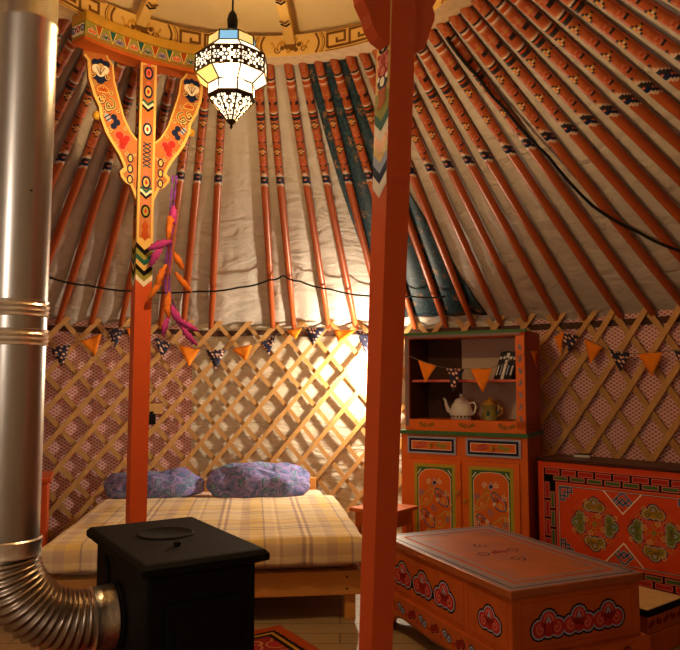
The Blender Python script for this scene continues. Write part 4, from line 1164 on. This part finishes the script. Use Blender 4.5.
# ------------------------------------------------------------------ bunting
def bunting(path, flags, label):
    """path: points of the cord; flags: (fractional index along the path, kind, width, drop, tip shift, inward direction)"""
    t = thing('bunting', path[0], label, 'bunting', group='strings of orange and navy bunting')
    o3 = V(path[0]); P = [V(p)-o3 for p in path]; D = [0]
    for a, c in zip(P, P[1:]): D.append(D[-1]+(c-a).length)
    def at(d):
        for i in range(len(P)-1):
            if d <= D[i+1] or i == len(P)-2: return P[i].lerp(P[i+1], (d-D[i])/(D[i+1]-D[i]))
    MB().tube(P, .0025, 'string', 6).build('cord', t)
    for f, kind, w_, h_, tw_, inw in flags:
        i0 = int(f); dc = D[i0]+(D[min(i0+1, len(D)-1)]-D[i0])*(f-i0)
        a = at(max(0, dc-w_/2)); e = at(min(D[-1], dc+w_/2)); mid_ = (a+e)/2
        inw = V(inw) if inw else V((CX-(mid_+o3).x, CY-(mid_+o3).y, 0)).normalized()
        b = MB(); uv = []; n = 6; idx = {}
        tip = mid_+V((0, 0, -h_))+inw*.012+(e-a)*tw_
        for i in range(n+1):
            for j in range(n+1-i):
                u, v_ = i/n, j/n
                p = a*(1-u-v_)+e*u+tip*v_+inw*(.008*math.sin(u*7+f*30+v_*3)*(u+v_)); idx[i, j] = len(b.v); b.v.append(p); uv.append((u*w_+f*3, v_*h_))
        k = b.mi('orangecloth' if kind == 'o' else 'navyflag')
        for i in range(n):
            for j in range(n-i):
                b.f.append([idx[i, j], idx[i+1, j], idx[i, j+1]]); b.m.append(k)
                if i+j < n-1: b.f.append([idx[i+1, j], idx[i+1, j+1], idx[i, j+1]]); b.m.append(k)
        o = b.build('flag', t, smooth=60, uv=uv); s_ = o.modifiers.new('thick', 'SOLIDIFY'); s_.thickness = .0015
        o['label'] = 'orange triangular flag' if kind == 'o' else 'navy flag with pale dots'
def wpt(a, z): return pol(rad(a), R-.07, z)
B1 = [(125.77, 1.489), (123.18, 1.538), (120.94, 1.572), (119.06, 1.607), (117.16, 1.657), (115.65, 1.692), (113.55, 1.704), (111.4, 1.659), (109.08, 1.597), (105.13, 1.543), (101.13, 1.521), (97.24, 1.556), (93.31, 1.615), (91.34, 1.683), (89.36, 1.716), (86.13, 1.724), (81.52, 1.689), (78.6, 1.695), (75.39, 1.626)]
bunting([wpt(*q) for q in B1], [(1, 'n', .17, .16, .1, None), (3, 'o', .17, .16, .25, None), (5, 'n', .15, .15, -.1, None), (6.1, 'o', .10, .13, 0, None), (8, 'n', .16, .15, 0, None),
    (9, 'o', .18, .16, 0, None), (10, 'n', .17, .17, 0, None), (11, 'o', .18, .13, .2, None), (12, 'n', .16, .14, .1, None), (14, 'o', .14, .09, .1, None), (15, 'n', .18, .15, -.1, None),
    (16, 'o', .19, .11, -.3, None), (17.1, 'n', .17, .2, 0, None)], 'bunting of orange and navy flags along the lattice above the bed')
fn = RC @ V((0, -1, 0)); sn = RC @ V((1, 0, 0))
CP = [(-.403, 1.466), (-.309, 1.429), (-.225, 1.399), (-.149, 1.376), (-.082, 1.361), (-.016, 1.354), (.05, 1.353), (.093, 1.353), (.171, 1.352), (.241, 1.358), (.373, 1.403), (.461, 1.448)]
path = [wpt(73.0, 1.56)]+[cab_pt(x, F-.045, z) for x, z in CP]+[cab_pt(.50, -.17, 1.475), cab_pt(.505, -.05, 1.478)]
B2 = [(51.4, 1.507), (49.95, 1.636), (48.3, 1.631), (46.96, 1.584), (45.23, 1.545), (43.4, 1.492), (41.71, 1.468), (39.65, 1.451), (37.88, 1.454), (34.4, 1.466), (31.19, 1.435), (27, 1.5), (22, 1.43), (17, 1.5)]
path += [wpt(*q) for q in B2]; i0 = 15
bunting(path, [(3, 'o', .15, .15, -.1, fn), (6, 'n', .13, .17, -.1, fn), (9, 'o', .15, .17, .1, fn), (13.4, 'o', .12, .12, 0, sn), (i0+1, 'o', .10, .16, .1, None), (i0+2, 'n', .16, .14, 0, None), (i0+4, 'o', .15, .16, -.1, None),
    (i0+6, 'n', .17, .14, 0, None), (i0+8, 'o', .17, .16, .1, None), (i0+9.3, 'n', .16, .15, 0, None), (i0+11, 'o', .16, .15, 0, None), (i0+12, 'n', .16, .15, 0, None)], 'bunting of orange and navy flags across the cupboard and the right lattice')

# ------------------------------------------------------------------ feather garland on the carved post
t = thing('feather_garland', (-.845, 3.495, 2.31), 'purple ribbon garland of orange and magenta feathers hanging on the carved post', 'garland')
G = [V((0, 0, 0)), V((-.008, 0, -.14)), V((-.02, 0, -.37)), V((-.027, 0, -.58)), V((.02, 0, -.72)), V((.06, -.005, -.785))]
b = MB()
for off in (-.008, .010):
    for q in range(len(G)-1):
        a, c = G[q], G[q+1]; n = 5; vs = []
        for k in range(n+1):
            p = a.lerp(c, k/n)+V((off, .004*math.sin(q*5+k), 0)); d = V((.006*math.cos(k+q), .006*math.sin(k+q), 0)); vs += [p-d, p+d]
        b.add(vs, [(2*k, 2*k+1, 2*k+3, 2*k+2) for k in range(n)], 'ribbon')
o = b.build('ribbon', t); s_ = o.modifiers.new('thick', 'SOLIDIFY'); s_.thickness = .0015
random.seed(5)
FE = [(-.02, -.30, 'o', 80), (.0, -.34, 'p', 200), (-.045, -.36, 'p', 240), (.01, -.40, 'o', 300), (-.03, -.46, 'o', 250), (.015, -.50, 'o', 310), (-.05, -.55, 'o', 235), (-.01, -.60, 'o', 265), (-.03, -.64, 'o', 285),
      (.0, -.67, 'p', 300), (.03, -.735, 'p', 330), (.05, -.77, 'p', 310), (-.01, -.22, 'o', 265), (.0, -.16, 'p', 275), (-.01, -.72, 'p', 255)]
for x, z, c, ang in FE:
    b = MB(); L = .10+.04*random.random(); wd = .014+.006*random.random(); a = rad(ang); dx, dz = math.cos(a), math.sin(a); n = 10; vs = []
    for k in range(n+1):
        f = k/n; wv = wd*math.sin(PI*min(1, f*.92+.04))**.7*(1+.25*math.sin(k*2.6)); px_, pz_ = x+dx*L*f, z+dz*L*f; cv = -.015+.02*math.sin(PI*f)*(-1)
        for s in (-1, 0, 1): vs.append((px_-dz*wv*s, cv+.006*abs(s), pz_+dx*wv*s))
    b.add(vs, [(3*k+j, 3*k+j+1, 3*k+j+4, 3*k+j+3) for k in range(n) for j in (0, 1)], 'feather_o' if c == 'o' else 'feather_p')
    o = b.build('feather', t, smooth=60); s_ = o.modifiers.new('thick', 'SOLIDIFY'); s_.thickness = .001
    o['label'] = 'orange feather' if c == 'o' else 'magenta feather'

# ------------------------------------------------------------------ ropes tied across the roof poles
def rope(pts, label, r=.007):
    P = [roof_pt(rad(a), s, -.037) for a, s in pts]; o3 = P[0]; Q = []
    for a, c in zip(P, P[1:]):
        for k in range(5): Q.append(a.lerp(c, k/5)-o3+V((0, 0, -.012*math.sin(PI*k/5))))
    Q.append(P[-1]-o3)
    o = MB().tube(Q, r, 'cordblack', 8).build('rope', smooth=50, loc=o3); tag(o, label, 'rope', 'black ropes across the roof poles')
rope([(150, .20), (140, .22), (132, .235), (127.1, .226), (120.8, .202), (113.2, .189), (104.0, .201), (97.6, .225), (92.65, .262), (90.3, .282), (87.6, .255), (82.8, .216), (76.2, .178), (70.1, .171), (64.6, .162)], 'thin black rope slung sideways across the roof poles above the bed')
rope([(37.7, .965), (37.2, .856), (36.7, .767), (35.5, .606), (34.6, .433), (31.4, .323), (28.0, .232), (25.2, .158), (20, .13)], 'thin black rope running down from the crown beside the right roof poles', .009)

# ------------------------------------------------------------------ camera and colour management
cam = bpy.data.cameras.new('camera'); co = bpy.data.objects.new('camera', cam); COL.objects.link(co)
co.location = (0, 0, 1.25); co.rotation_euler = (PI/2+.084, 0, 0)
cam.sensor_width = 36; cam.lens = 36*700/680; cam.clip_start = .02
SC.camera = co
w = bpy.data.worlds.new('night'); SC.world = w; w.use_nodes = True
w.node_tree.nodes['Background'].inputs[0].default_value = (.02, .02, .03, 1); w.node_tree.nodes['Background'].inputs[1].default_value = .2
vs_ = SC.view_settings; vs_.view_transform = 'Standard'; vs_.look = 'None'; vs_.gamma = 1; vs_.use_curve_mapping = False; vs_.exposure = 0
